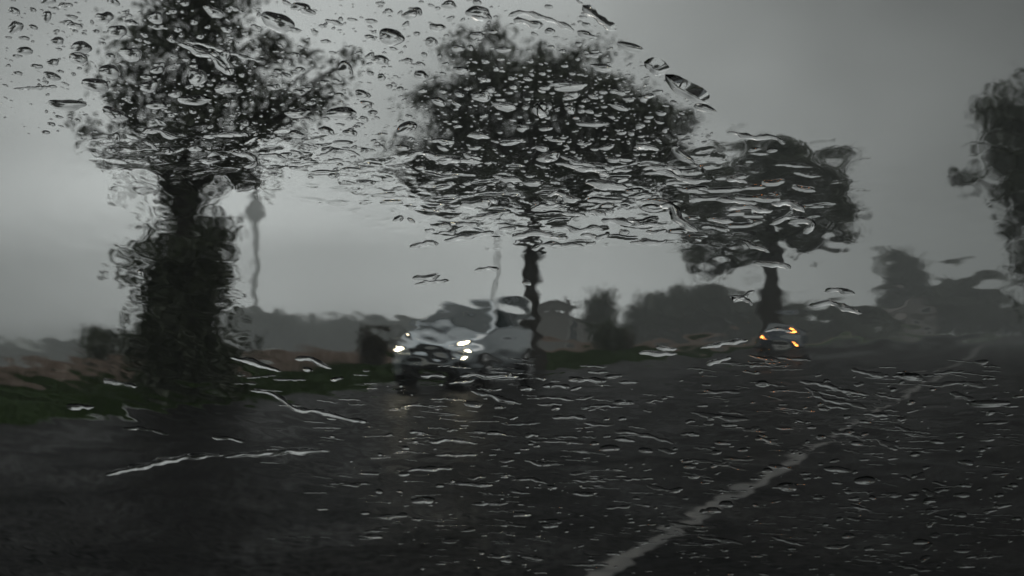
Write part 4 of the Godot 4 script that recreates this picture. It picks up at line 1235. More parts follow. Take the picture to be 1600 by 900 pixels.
	drop("twelfth-highest small oval raindrop over pale sky beside the ivy-clad tree", -175.8, 102.0, 1.84, 1.22, -6)
	drop("third-highest small oval raindrop over the low inner boughs of the broad tree", 6.3, 83.7, 1.18, 0.95, 21)
	drop("lowest small oval raindrop over the topmost boughs of the ivy-clad tree", -93.7, 128.2, 1.36, 0.90, -1)
	drop("topmost small oval raindrop over the sky just inside the wiper's arc", 31.4, 157.0, 1.56, 0.96, 13)
	drop("seventh-highest small oval raindrop over the upper inner crown of the ivy-clad tree", -107.8, 147.5, 1.56, 1.01, 22)
	drop("topmost middling oval raindrop over the topmost boughs of the ivy-clad tree", -90.1, 131.8, 2.18, 1.74, -3)
	drop("lowest small oval raindrop over the low inner boughs of the broad tree", -12.1, 66.3, 1.36, 0.91, 19)
	drop("sixth-highest small oval raindrop over the upper middle of the broad tree's crown", 37.2, 125.8, 1.28, 1.00, 11)
	drop("second-highest middling oval raindrop over pale sky beside the ivy-clad tree", -123.4, 166.0, 2.44, 1.94, -5)
	drop("sixth-highest small oval raindrop over the low inner boughs of the broad tree", 15.8, 71.6, 1.60, 1.13, 5)
	drop("eleventh-highest small oval raindrop over pale sky beside the ivy-clad tree", -171.6, 106.4, 1.85, 1.18, 6)
	drop("fifth-highest small oval raindrop over low sky between the ivy-clad and the broad tree", -59.7, 80.1, 1.33, 1.04, 4)
	drop("middling oval raindrop over the fork of the broad tree", 27.8, 60.8, 2.66, 1.68, 4)
	drop("fourth-highest small oval raindrop over the dense middle of the ivy-clad tree's crown", -111.3, 111.5, 1.56, 1.23, -6)
	drop("topmost small oval raindrop over the inner flank of the broad tree's crown", -11.7, 118.6, 1.48, 1.15, 6)
	drop("third-highest small oval raindrop over low sky between the ivy-clad and the broad tree", -40.8, 90.0, 1.50, 1.11, 29)
	drop("second-highest small oval raindrop over the low inner boughs of the broad tree", -4.6, 84.5, 1.26, 0.92, -14)
	drop("topmost small oval raindrop over pale sky beside the ivy-clad tree", -143.9, 157.8, 1.90, 1.07, 5)
	drop("fourth-highest small oval raindrop over low sky between the ivy-clad and the broad tree", -48.2, 87.9, 1.85, 1.54, -14)
	drop("topmost small oval raindrop over the dense middle of the ivy-clad tree's crown", -84.9, 122.6, 1.66, 1.18, -21)
	drop("lowest small oval raindrop over the upper inner crown of the ivy-clad tree", -100.6, 146.0, 1.29, 0.84, 11)
	drop("small oval raindrop over the ragged underside of the broad tree", -1.5, 57.4, 1.82, 1.38, 22)
	drop("middling oval raindrop over the sky just inside the wiper's arc", 30.8, 146.0, 2.07, 1.44, -1)
	drop("lowest middling oval raindrop over low sky between the ivy-clad and the broad tree", -63.8, 73.8, 2.49, 1.85, -4)
	drop("middling oval raindrop over the lower crown of the ivy-clad tree", -80.5, 86.6, 2.54, 1.47, -15)
	drop("topmost small oval raindrop over the lower crown of the ivy-clad tree", -128.2, 89.8, 2.13, 1.68, -16)
	drop("lowest small oval raindrop over the dense middle of the ivy-clad tree's crown", -88.2, 104.7, 1.11, 0.80, 9)
	drop("lowest small oval raindrop over the outermost sprays of the ivy-clad tree", -63.3, 114.5, 1.69, 1.29, -17)
	drop("topmost small oval raindrop over the underside of the broad tree's outer boughs", 54.9, 61.8, 2.02, 1.43, 25)
	drop("lowest small oval raindrop over the low middle boughs of the broad tree", 24.2, 80.9, 1.71, 1.37, 16)
	drop("topmost small oval raindrop over the fork of the broad tree", 16.6, 56.0, 1.66, 1.10, 1)
	drop("second-highest small oval raindrop over the lower crown of the ivy-clad tree", -100.0, 88.7, 1.75, 1.26, -14)
	drop("second-highest small oval raindrop over the upper inner crown of the ivy-clad tree", -120.3, 159.8, 1.67, 1.14, -0)
	drop("fifth-highest small oval raindrop over high sky between the ivy-clad and the broad tree", -39.3, 138.7, 1.37, 0.85, -4)
	drop("third-highest small oval raindrop over the upper inner crown of the ivy-clad tree", -96.6, 155.7, 1.66, 1.25, 3)
	drop("second-highest small oval raindrop over the low middle boughs of the broad tree", 36.2, 81.6, 1.25, 0.90, 18)
	drop("second-highest small oval raindrop over the underside of the broad tree's outer boughs", 55.8, 56.7, 1.71, 1.27, 33)
	drop("topmost small oval raindrop over the low inner boughs of the broad tree", -23.0, 85.8, 1.87, 1.40, -13)
	drop("third-highest small oval raindrop over the outermost sprays of the ivy-clad tree", -49.6, 144.5, 1.07, 0.74, 4)
	drop("second-highest small oval raindrop over the inner flank of the broad tree's crown", -5.8, 117.0, 1.87, 1.55, 25)
	drop("fifth-highest small oval raindrop over the upper inner crown of the ivy-clad tree", -117.2, 150.6, 1.58, 1.19, 11)
	drop("eighth-highest small oval raindrop over the upper middle of the broad tree's crown", 14.6, 124.4, 1.48, 1.09, 9)
	drop("ninth-highest small oval raindrop over pale sky beside the ivy-clad tree", -144.1, 120.1, 1.31, 0.82, 1)
	drop("second-highest small oval raindrop over the dense middle of the ivy-clad tree's crown", -138.3, 116.6, 1.25, 0.75, -13)
	drop("eighth-highest small oval raindrop over pale sky beside the ivy-clad tree", -167.9, 127.2, 1.18, 0.94, -16)
	drop("lowest small oval raindrop over the upper shoulder of the broad tree's crown", -10.4, 127.5, 1.10, 0.84, 2)
	drop("fourth-highest small oval raindrop over the topmost boughs of the ivy-clad tree", -93.3, 140.6, 1.68, 1.33, 20)
	drop("topmost small oval raindrop over high sky between the ivy-clad and the broad tree", -12.6, 161.1, 1.06, 0.63, 11)
	drop("lowest small oval raindrop over pale sky beside the ivy-clad tree", -151.9, 91.3, 1.67, 1.28, -14)
	drop("topmost small oval raindrop over the low middle boughs of the broad tree", 58.5, 82.8, 1.43, 0.88, -11)
	drop("tenth-highest small oval raindrop over pale sky beside the ivy-clad tree", -159.9, 108.3, 1.18, 1.00, 4)
	drop("topmost small oval raindrop over the upper inner crown of the ivy-clad tree", -102.8, 160.9, 1.53, 1.10, 5)
	drop("third-highest small oval raindrop over middling sky between the ivy-clad and the broad tree", -27.6, 120.4, 1.58, 1.26, 3)
	drop("lowest small oval raindrop over the sky just inside the wiper's arc", 43.7, 148.4, 1.76, 1.04, 14)
	drop("fourth-highest small oval raindrop over the low inner boughs of the broad tree", -12.3, 81.4, 2.20, 1.73, 2)
	drop("topmost small oval raindrop over the upper middle of the broad tree's crown", 40.4, 139.6, 1.39, 1.02, 22)
	drop("fourth-highest small oval raindrop over the tip of the broad tree's crown at the wiper's arc", 68.4, 104.7, 1.89, 1.51, 26)
	drop("second-highest small oval raindrop over the tip of the broad tree's crown at the wiper's arc", 73.2, 110.0, 1.43, 1.15, 31)
	drop("third-highest small oval raindrop over the dense middle of the ivy-clad tree's crown", -103.7, 112.1, 1.20, 0.89, -11)
	drop("fourth-highest small oval raindrop over the upper middle of the broad tree's crown", 22.5, 132.2, 1.28, 0.86, 16)
	drop("lowest middling oval raindrop over the heart of the broad tree's crown", 22.2, 87.6, 2.70, 2.31, 17)
	drop("topmost small oval raindrop over the low outer boughs of the broad tree", 80.6, 76.1, 1.95, 1.20, 26)
	drop("topmost small oval raindrop over the topmost boughs of the ivy-clad tree", -77.7, 159.5, 1.10, 0.69, 4)
	drop("fourth-highest small oval raindrop over the upper inner crown of the ivy-clad tree", -103.8, 152.5, 1.68, 1.18, 5)
	drop("sixth-highest small oval raindrop over the upper inner crown of the ivy-clad tree", -96.4, 148.9, 1.69, 1.17, -15)
	drop("topmost small oval raindrop over the tip of the broad tree's crown at the wiper's arc", 62.1, 112.2, 1.81, 1.46, 4)
	drop("fourth-highest small oval raindrop over high sky between the ivy-clad and the broad tree", -34.2, 146.1, 1.62, 1.26, -8)
	drop("second-highest small oval raindrop over middling sky between the ivy-clad and the broad tree", -31.5, 121.8, 1.57, 1.07, -22)
	drop("middling oval raindrop over the low middle boughs of the broad tree", 45.3, 71.9, 2.45, 1.49, 20)
	drop("fifth-highest small oval raindrop over middling sky between the ivy-clad and the broad tree", -26.9, 106.2, 1.33, 1.06, 9)
	drop("seventh-highest small oval raindrop over the tip of the broad tree's crown at the wiper's arc", 75.7, 92.5, 1.86, 1.20, 11)
	drop("lowest small oval raindrop over the lower crown of the ivy-clad tree", -88.5, 75.2, 1.42, 1.30, -8)
	drop("fifth-highest small oval raindrop over the topmost boughs of the ivy-clad tree", -69.7, 136.4, 1.31, 1.03, -10)
	drop("sixth-highest small oval raindrop over pale sky beside the ivy-clad tree", -152.5, 145.0, 1.19, 0.79, -6)
	drop("fifth-highest small oval raindrop over the low inner boughs of the broad tree", -16.3, 74.7, 1.51, 1.18, -28)
	drop("second-highest small oval raindrop over high sky between the ivy-clad and the broad tree", -24.8, 157.6, 1.75, 1.03, 12)
	drop("lowest small oval raindrop over the tip of the broad tree's crown at the wiper's arc", 84.3, 88.8, 1.21, 0.74, 10)
	drop("third-highest small oval raindrop over the tip of the broad tree's crown at the wiper's arc", 76.0, 104.5, 1.18, 0.78, 23)
	drop("third-highest small oval raindrop over pale sky beside the ivy-clad tree", -135.1, 152.9, 1.42, 1.03, -12)
	drop("third-highest middling oval raindrop over pale sky beside the ivy-clad tree", -151.6, 148.9, 2.78, 2.04, -15)
	drop("lowest small oval raindrop over pale sky at the picture's edge beside the ivy-clad tree", -173.7, 133.7, 1.76, 1.33, -1)
	drop("lowest small oval raindrop over the fork of the broad tree", 27.7, 51.9, 1.70, 1.39, 35)
	drop("second-highest small oval raindrop over the outermost sprays of the ivy-clad tree", -53.5, 149.3, 1.28, 0.90, 11)
	drop("middling oval raindrop over the underside of the broad tree's outer boughs", 80.8, 57.8, 2.73, 1.82, 25)
	drop("small oval raindrop over the near road under the silver car", -60.9, -178.5, 2.68, 2.08, -26)
	drop("third-highest middling oval raindrop over the lane line's middle", 68.5, -179.2, 4.00, 2.95, -33)
	drop("middling long flat raindrop over the near road under the silver car", -78.9, -166.4, 3.46, 2.24, -3)
	drop("topmost small long flat raindrop over the dark lane's far corner", 195.5, -151.3, 2.32, 1.61, -32)
	drop("lowest small long flat raindrop over the lane line's lower end", 49.6, -240.4, 2.75, 2.06, -24)
	drop("small long flat raindrop over the near middle of the road", -22.1, -155.6, 2.07, 1.29, -12)
	drop("middling oval raindrop over the bottom of the dark lane", 163.2, -227.4, 3.77, 3.07, 24)
	drop("topmost small oval raindrop over the lane line's upper half", 136.3, -113.6, 2.28, 1.72, 14)
	drop("small long flat raindrop over the bottom of the dark road", -43.8, -236.5, 2.20, 1.37, -18)
	drop("topmost small long flat raindrop over the wet road well short of the lane line", 28.5, -99.5, 2.01, 1.28, -17)
	drop("topmost small long flat raindrop over the lane line's lower end", 51.7, -196.5, 2.67, 1.87, 8)
	drop("second-highest small long flat raindrop over the lane line's lower end", 54.3, -218.8, 2.03, 1.26, -22)
	drop("small oval raindrop over the near road left clear of paint", 47.0, -188.7, 2.17, 1.73, -7)
	drop("second-highest small long flat raindrop over the dark lane's far corner", 225.0, -172.4, 1.79, 1.30, -34)
	drop("lowest small oval raindrop over the road beside the lane line's middle", 90.0, -138.9, 2.91, 2.36, 5)
	drop("small oval raindrop over the middle of the wet road", -27.0, -144.2, 2.11, 1.50, -24)
	drop("middling long flat raindrop over the blackest corner of the dark lane", 175.8, -242.0, 3.31, 2.63, -16)
	drop("middling long flat raindrop over the dark lane beyond the lane line", 197.7, -126.0, 3.36, 2.10, 16)
	drop("small long flat raindrop over the middle of the wet road", -9.2, -138.2, 2.45, 1.51, -14)
	drop("small oval raindrop over the near middle of the road", -23.4, -167.4, 2.31, 1.97, -18)
	drop("second-highest small oval raindrop over the road beside the lane line's middle", 113.0, -122.1, 2.43, 1.78, 26)
	drop("topmost small oval raindrop over the bottom of the dark lane", 111.3, -194.0, 1.89, 1.71, 36)
	drop("middling long flat raindrop over the road beside the lane line's middle", 103.4, -136.1, 2.97, 2.03, -16)
	drop("small long flat raindrop over the dark lane's middle", 149.7, -145.6, 2.81, 1.77, -29)
	drop("small long flat raindrop over the lane line's middle", 73.7, -187.7, 2.16, 1.48, -11)
	drop("small oval raindrop over the darkest corner of the road by the verge", -110.3, -212.1, 3.01, 2.01, -29)
	drop("lowest small long flat raindrop over the wet road well short of the lane line", 41.3, -126.7, 2.79, 1.77, -9)
	drop("topmost small oval raindrop over the road beside the lane line's middle", 78.6, -121.6, 2.67, 2.41, 26)
	drop("small oval raindrop over the wet road well short of the lane line", 43.3, -107.6, 2.32, 1.90, -33)
	drop("middling oval raindrop over the bottom of the dark road", -34.6, -268.2, 3.94, 3.62, -87)
	drop("lowest middling long flat raindrop over the lane line's upper half", 159.3, -128.3, 3.48, 2.43, 18)
	drop("lowest small oval raindrop over the lane line's upper half", 162.3, -119.5, 2.06, 1.61, -25)
	drop("small oval raindrop over the dark lane beyond the lane line", 177.1, -132.6, 2.84, 1.89, 26)
	drop("small oval raindrop over the wet road one car length before the silver car", -79.5, -125.5, 2.64, 1.49, -38)
	drop("middling oval raindrop over the middle of the wet road", -24.1, -122.5, 3.22, 2.36, -13)
	drop("middling oval raindrop over the lane line's upper half", 154.5, -117.4, 2.80, 2.27, 13)
	drop("small oval raindrop over the dark road below the verge", -90.9, -112.6, 2.51, 1.82, -9)
	drop("topmost middling long flat raindrop over the lane line's upper half", 141.1, -96.9, 2.87, 1.77, 17)
	streak("long thick water streak over the dark road beside the long wiper streak", 5.89, [Vector2(-254.8, -174.0), Vector2(-225.2, -160.9), Vector2(-199.7, -151.8), Vector2(-176.6, -148.4)], 0.200, 0.1)
	streak("long thick water streak over the dark road below the verge", 6.40, [Vector2(-177.2, -150.5), Vector2(-150.4, -145.7), Vector2(-132.0, -143.9), Vector2(-114.7, -142.7)], 0.200, 0.1)
	streak("long water streak over the verge ahead of the silver car", 4.34, [Vector2(-144.0, -84.5), Vector2(-137.6, -85.6), Vector2(-130.2, -89.6), Vector2(-124.7, -101.0), Vector2(-111.8, -103.8), Vector2(-99.6, -109.7), Vector2(-87.5, -113.8)], 0.140, 0.1)
	streak("water streak over the road under the silver car", 3.24, [Vector2(-53.4, -70.9), Vector2(-45.9, -69.8), Vector2(-40.4, -70.8)], 0.140, 0.1)
	streak("topmost long water streak over the road under the silver car", 3.85, [Vector2(-34.0, -70.2), Vector2(-26.9, -69.0), Vector2(-16.1, -70.6), Vector2(-4.5, -70.5)], 0.140, 0.1)
	streak("short thin water streak over the road just past the silver car", 2.56, [Vector2(3.5, -71.5), Vector2(8.6, -72.6)], 0.140, 0.1)
	streak("water streak over the road just past the silver car", 3.24, [Vector2(5.8, -79.3), Vector2(12.8, -78.1), Vector2(19.5, -80.2)], 0.140, 0.1)
	streak("topmost thin water streak over the road just past the silver car", 2.50, [Vector2(28.6, -66.4), Vector2(38.3, -66.8)], 0.140, 0.1)
	streak("long water streak over the road just past the silver car", 3.81, [Vector2(18.8, -73.0), Vector2(30.2, -72.9), Vector2(37.9, -73.9)], 0.140, 0.1)
	streak("topmost thin water streak over the open road below the house", 2.54, [Vector2(43.0, -74.4), Vector2(53.1, -74.9)], 0.140, 0.1)
	streak("topmost long water streak over the wet road one car length before the silver car", 3.74, [Vector2(-59.6, -132.2), Vector2(-49.1, -130.7), Vector2(-42.3, -130.5), Vector2(-33.2, -133.5)], 0.140, 0.1)
	streak("lowest long water streak over the wet road one car length before the silver car", 3.87, [Vector2(-58.4, -145.9), Vector2(-47.9, -145.0), Vector2(-35.7, -144.0)], 0.140, 0.1)
	streak("long water streak over the near road under the silver car", 4.84, [Vector2(-76.6, -163.4), Vector2(-67.3, -161.1), Vector2(-50.1, -159.2)], 0.097, 0.1)
	streak("water streak over the near middle of the road", 4.04, [Vector2(-44.0, -170.7), Vector2(-33.6, -166.9)], 0.053, 0.1)
	streak("thick water streak over the near road under the silver car", 5.79, [Vector2(-52.0, -176.7), Vector2(-42.0, -176.3), Vector2(-32.9, -175.3)], 0.064, 0.1)
	streak("lowest long water streak over the middle of the wet road", 3.67, [Vector2(-6.2, -130.3), Vector2(8.1, -130.0), Vector2(22.9, -131.5)], 0.055, 0.1)
	streak("short thin water streak over the near middle of the road", 3.09, [Vector2(-24.6, -151.0), Vector2(-15.8, -149.4)], 0.057, 0.1)
	streak("topmost long water streak over the near middle of the road", 3.88, [Vector2(-10.6, -149.3), Vector2(-2.5, -153.0), Vector2(8.8, -153.4)], 0.089, 0.1)
	streak("second-highest long water streak over the near middle of the road", 4.03, [Vector2(-20.8, -171.4), Vector2(-9.4, -169.6), Vector2(-0.5, -174.9)], 0.092, 0.1)
	streak("thin water streak over the near middle of the road", 3.34, [Vector2(-22.8, -182.1), Vector2(-11.1, -185.9)], 0.073, 0.1)
	streak("lowest water streak over the near road left clear of paint", 4.95, [Vector2(11.9, -185.8), Vector2(26.1, -184.6)], 0.100, 0.1)
	streak("topmost long water streak over the middle of the wet road", 4.16, [Vector2(8.0, -106.5), Vector2(18.3, -107.0), Vector2(25.6, -107.4)], 0.100, 0.1)
	streak("topmost water streak over the wet road well short of the lane line", 3.51, [Vector2(23.4, -111.1), Vector2(37.0, -115.1)], 0.060, 0.1)
	streak("long water streak over the wet road well short of the lane line", 3.58, [Vector2(38.4, -119.3), Vector2(51.2, -122.1), Vector2(60.8, -126.2), Vector2(68.8, -131.1)], 0.107, 0.1)
	streak("long water streak over the road beside the lane line's middle", 4.05, [Vector2(77.2, -100.6), Vector2(86.5, -104.0), Vector2(106.7, -107.7)], 0.072, 0.1)
	streak("lowest long thin water streak over the road just past the silver car", 2.69, [Vector2(23.1, -98.6), Vector2(31.8, -96.1), Vector2(44.4, -97.1)], 0.083, 0.1)
	streak("topmost long thin water streak over the road just past the silver car", 2.66, [Vector2(-3.2, -89.7), Vector2(8.7, -88.9), Vector2(21.1, -91.6)], 0.104, 0.1)
	streak("lowest thin water streak over the road just past the silver car", 2.69, [Vector2(1.7, -95.4), Vector2(14.5, -94.6)], 0.104, 0.1)
	streak("second-highest thin water streak over the road just past the silver car", 2.64, [Vector2(21.2, -90.5), Vector2(30.8, -88.0)], 0.061, 0.1)
	streak("topmost water streak over the road beside the lane line's middle", 3.47, [Vector2(102.3, -116.2), Vector2(114.8, -117.7)], 0.055, 0.1)
	streak("lowest water streak over the road beside the lane line's middle", 4.27, [Vector2(108.8, -124.5), Vector2(120.0, -128.6)], 0.100, 0.1)
	streak("topmost water streak over the lane line's middle", 3.71, [Vector2(93.1, -145.1), Vector2(109.3, -145.9)], 0.071, 0.1)
	streak("long thin water streak over the lane line's middle", 3.00, [Vector2(73.4, -145.6), Vector2(89.8, -149.7), Vector2(106.4, -157.1)], 0.056, 0.1)
	streak("second-highest long water streak over the far end of the lane line", 3.16, [Vector2(128.0, -73.5), Vector2(138.5, -75.6), Vector2(149.1, -80.9), Vector2(161.3, -85.2)], 0.107, 0.1)
	streak("lowest long water streak over the far end of the lane line", 3.24, [Vector2(131.2, -77.3), Vector2(140.8, -88.2), Vector2(153.0, -92.0), Vector2(161.7, -96.3)], 0.078, 0.1)
	streak("topmost long water streak over the far end of the lane line", 3.65, [Vector2(150.6, -62.7), Vector2(158.1, -66.3), Vector2(166.9, -68.9)], 0.068, 0.1)
	streak("topmost water streak over the far end of the lane line", 3.65, [Vector2(169.8, -68.9), Vector2(182.5, -67.7)], 0.078, 0.1)
	streak("lowest water streak over the far end of the lane line", 3.28, [Vector2(141.2, -93.8), Vector2(153.4, -96.5)], 0.067, 0.1)
	streak("topmost water streak over the dark lane beyond the lane line", 3.45, [Vector2(175.8, -110.5), Vector2(185.8, -119.2), Vector2(192.1, -120.8)], 0.056, 0.1)
	streak("lowest water streak over the dark lane beyond the lane line", 4.26, [Vector2(168.2, -125.6), Vector2(179.6, -131.5)], 0.054, 0.1)
	streak("water streak over the lane line's upper half", 3.49, [Vector2(145.8, -117.0), Vector2(161.7, -122.7)], 0.056, 0.1)
	streak("long water streak over the road edge beyond the lane line", 3.70, [Vector2(192.3, -76.6), Vector2(200.5, -73.9), Vector2(213.7, -76.9)], 0.054, 0.1)
	streak("water streak over the road edge beyond the lane line", 3.18, [Vector2(197.3, -82.0), Vector2(205.0, -85.7), Vector2(208.6, -90.0)], 0.102, 0.1)
	streak("thin water streak over the road edge beyond the lane line", 2.41, [Vector2(188.0, -66.1), Vector2(201.9, -64.4)], 0.064, 0.1)
	streak("water streak over the dark lane just past the line", 4.52, [Vector2(116.0, -152.2), Vector2(129.1, -153.8)], 0.069, 0.1)
	streak("short thin water streak over the dark lane's middle", 3.06, [Vector2(184.3, -160.0), Vector2(189.6, -164.4)], 0.089, 0.1)
	streak("water streak over the dark lane's far corner", 3.74, [Vector2(228.0, -156.6), Vector2(237.1, -155.0)], 0.060, 0.1)
	streak("thin water streak over the blackest corner of the dark lane", 3.31, [Vector2(161.3, -191.5), Vector2(173.6, -198.2)], 0.109, 0.1)
	streak("lowest long thin water streak over the bottom of the dark lane", 3.64, [Vector2(120.6, -230.4), Vector2(140.6, -241.2)], 0.094, 0.1)
	streak("topmost long thin water streak over the bottom of the dark lane", 3.62, [Vector2(79.5, -232.4), Vector2(93.9, -235.6), Vector2(106.6, -240.5)], 0.097, 0.1)
	streak("topmost water streak over the bottom of the dark road", 4.46, [Vector2(-10.7, -217.2), Vector2(3.8, -218.8)], 0.082, 0.1)
	streak("topmost water streak over the darkest corner of the road by the verge", 4.54, [Vector2(-104.3, -217.4), Vector2(-84.6, -213.4)], 0.092, 0.1)
	streak("lowest water streak over the darkest corner of the road by the verge", 5.81, [Vector2(-117.0, -242.0), Vector2(-105.2, -241.4)], 0.102, 0.1)
	streak("third-highest water streak over the bottom of the dark road", 4.78, [Vector2(-71.1, -246.3), Vector2(-59.1, -243.2)], 0.062, 0.1)
	streak("short thin water streak over the bottom of the dark road", 3.70, [Vector2(-57.5, -232.6), Vector2(-47.5, -229.0)], 0.088, 0.1)
	streak("fourth-highest water streak over the bottom of the dark road", 4.93, [Vector2(-46.6, -265.1), Vector2(-30.8, -262.5)], 0.069, 0.1)
	streak("lowest water streak over the bottom of the dark road", 4.94, [Vector2(-25.1, -263.9), Vector2(-11.9, -266.6)], 0.106, 0.1)
	streak("thin water streak over the near road left clear of paint", 3.14, [Vector2(12.0, -163.4), Vector2(24.2, -161.7)], 0.064, 0.1)
	streak("long thin water streak over the near road left clear of paint", 3.19, [Vector2(13.2, -170.3), Vector2(32.2, -170.3)], 0.090, 0.1)
	streak("lowest water streak over the lane line's middle", 4.04, [Vector2(52.6, -174.5), Vector2(66.1, -179.6)], 0.060, 0.1)
	streak("topmost short thin water streak over the darkest corner of the road by the verge", 3.66, [Vector2(-138.6, -208.7), Vector2(-130.9, -208.4)], 0.093, 0.1)
	streak("topmost thin water streak over the dark road beside the long wiper streak", 3.29, [Vector2(-105.0, -167.1), Vector2(-92.0, -165.3)], 0.065, 0.1)
	streak("lowest thin water streak over the dark road beside the long wiper streak", 3.39, [Vector2(-117.0, -180.3), Vector2(-99.9, -177.6)], 0.067, 0.1)
	streak("lowest water streak over the trunk of the thick-trunked tree", 2.65, [Vector2(105.4, -3.0), Vector2(100.1, -8.9), Vector2(96.0, -9.8), Vector2(101.5, -9.8)])
	streak("topmost water streak over the small dark car and the far road", 2.64, [Vector2(94.6, -8.0), Vector2(101.4, -8.9), Vector2(105.1, -14.5)])
	streak("long thick water streak over the small dark car and the far road", 3.74, [Vector2(128.9, -13.6), Vector2(138.4, -13.2), Vector2(146.8, -16.9), Vector2(152.5, -20.2)])
	streak("fourth-highest water streak over the trunk of the thick-trunked tree", 3.09, [Vector2(135.1, -4.6), Vector2(140.3, -3.3), Vector2(148.0, -6.5)])
	streak("topmost long water streak over the small dark car and the far road", 2.90, [Vector2(82.0, -46.1), Vector2(92.2, -43.5), Vector2(103.5, -39.5)])
	streak("water streak over the road below the small dark car", 2.97, [Vector2(84.9, -60.0), Vector2(96.6, -53.7)])
	streak("lowest water streak over the small dark car and the far road", 2.98, [Vector2(103.9, -52.6), Vector2(118.5, -56.2)], 0.069, 0.1)
	streak("thin water streak over the small dark car and the far road", 2.24, [Vector2(110.5, -33.6), Vector2(116.0, -31.6), Vector2(123.1, -33.5)])
	streak("topmost long thin water streak over the road below the small dark car", 2.38, [Vector2(116.9, -53.6), Vector2(132.9, -56.1)], 0.072, 0.1)
	streak("second-highest water streak over the small dark car and the far road", 2.94, [Vector2(61.6, -46.2), Vector2(71.8, -47.1)])
	streak("lowest long water streak over the small dark car and the far road", 3.57, [Vector2(53.5, -49.8), Vector2(62.9, -51.3), Vector2(71.8, -51.8)])
	streak("lowest short water streak over pale sky beside the ivy-clad tree", 1.79, [Vector2(-141.1, 165.5), Vector2(-145.0, 164.8)])
	streak("topmost short water streak over pale sky beside the ivy-clad tree", 2.14, [Vector2(-144.3, 165.4), Vector2(-140.7, 165.8), Vector2(-139.3, 164.6)])
	streak("short thick water streak over pale sky beside the ivy-clad tree", 2.58, [Vector2(-145.2, 155.9), Vector2(-142.0, 156.0), Vector2(-139.8, 154.1)])
	streak("thick water streak over the outermost sprays of the ivy-clad tree", 2.41, [Vector2(-48.6, 154.7), Vector2(-45.2, 153.4), Vector2(-42.6, 151.5)])
	streak("long thin water streak over pale sky at the picture's edge beside the ivy-clad tree", 1.65, [Vector2(-179.5, 125.6), Vector2(-170.1, 125.9), Vector2(-160.9, 126.3)])
	streak("long thick water streak over the topmost boughs of the ivy-clad tree", 3.37, [Vector2(-106.5, 145.4), Vector2(-101.2, 143.0), Vector2(-95.8, 138.1), Vector2(-92.3, 133.2), Vector2(-89.9, 129.9)])
	streak("long thin water streak over the topmost boughs of the ivy-clad tree", 1.48, [Vector2(-102.8, 147.1), Vector2(-96.2, 144.7), Vector2(-88.8, 141.0), Vector2(-76.8, 135.8)])
	streak("short thick water streak over the topmost boughs of the ivy-clad tree", 2.98, [Vector2(-87.6, 142.5), Vector2(-90.4, 138.2), Vector2(-89.8, 130.2)])
	streak("long thick water streak over the sky just inside the wiper's arc", 2.31, [Vector2(16.8, 153.3), Vector2(21.7, 154.8), Vector2(28.2, 152.5), Vector2(35.4, 148.7), Vector2(39.7, 145.6)])
	streak("thick water streak over the sky just inside the wiper's arc", 3.00, [Vector2(18.5, 151.8), Vector2(24.3, 149.8), Vector2(28.7, 148.4)])
	streak("thick water streak over the bare sky along the wiper's arc", 4.46, [Vector2(43.2, 157.2), Vector2(46.8, 152.5), Vector2(49.9, 149.2), Vector2(54.1, 145.3)], 0.33, 0.8)
	streak("short thin water streak over the sky just inside the wiper's arc", 1.29, [Vector2(40.8, 160.4), Vector2(43.2, 157.2)])
	streak("topmost thick water streak over the tip of the broad tree's crown at the wiper's arc", 5.71, [Vector2(63.1, 130.3), Vector2(66.9, 128.4), Vector2(70.2, 124.2)], 0.33, 0.8)
	streak("long thick water streak over the tip of the broad tree's crown at the wiper's arc", 7.44, [Vector2(70.2, 123.9), Vector2(74.7, 119.0), Vector2(80.4, 114.4), Vector2(85.7, 109.1)], 0.33, 0.8)
	streak("topmost long thick water streak over the lower crown of the ivy-clad tree", 3.01, [Vector2(-135.8, 100.8), Vector2(-131.8, 100.7), Vector2(-128.2, 101.3), Vector2(-126.0, 98.4), Vector2(-121.5, 97.5)])
	streak("lowest long thick water streak over the lower crown of the ivy-clad tree", 2.96, [Vector2(-111.7, 96.9), Vector2(-104.1, 98.4), Vector2(-94.8, 98.9), Vector2(-92.8, 96.7)])
	streak("short water streak over the dense middle of the ivy-clad tree's crown", 2.50, [Vector2(-94.8, 100.6), Vector2(-94.4, 103.8), Vector2(-90.7, 105.8)])
	streak("topmost short water streak over the lower crown of the ivy-clad tree", 2.21, [Vector2(-136.8, 95.8), Vector2(-133.8, 92.8), Vector2(-132.5, 90.2)])
	streak("lowest short water streak over the lower crown of the ivy-clad tree", 2.63, [Vector2(-119.6, 89.4), Vector2(-116.9, 91.2), Vector2(-113.5, 91.1)])
	streak("lowest water streak over the lower crown of the ivy-clad tree", 2.68, [Vector2(-117.9, 83.8), Vector2(-111.3, 83.3), Vector2(-108.2, 84.7)])
	streak("thick water streak over the lower crown of the ivy-clad tree", 3.11, [Vector2(-103.1, 88.2), Vector2(-95.8, 86.2), Vector2(-94.5, 81.3), Vector2(-100.3, 79.6)])
	streak("topmost water streak over the lower crown of the ivy-clad tree", 2.62, [Vector2(-92.8, 85.4), Vector2(-86.6, 85.6), Vector2(-80.4, 84.3)])
	streak("long thick water streak over low sky between the ivy-clad and the broad tree", 2.98, [Vector2(-67.0, 85.0), Vector2(-61.4, 86.7), Vector2(-54.8, 87.3), Vector2(-50.1, 84.9)])
	streak("topmost long thick water streak over the low inner boughs of the broad tree", 3.37, [Vector2(-32.1, 84.5), Vector2(-26.6, 86.1), Vector2(-20.6, 84.1), Vector2(-10.7, 82.1)])
	streak("short thick water streak over the heart of the broad tree's crown", 3.46, [Vector2(21.4, 110.6), Vector2(23.4, 107.2), Vector2(25.8, 104.1)])
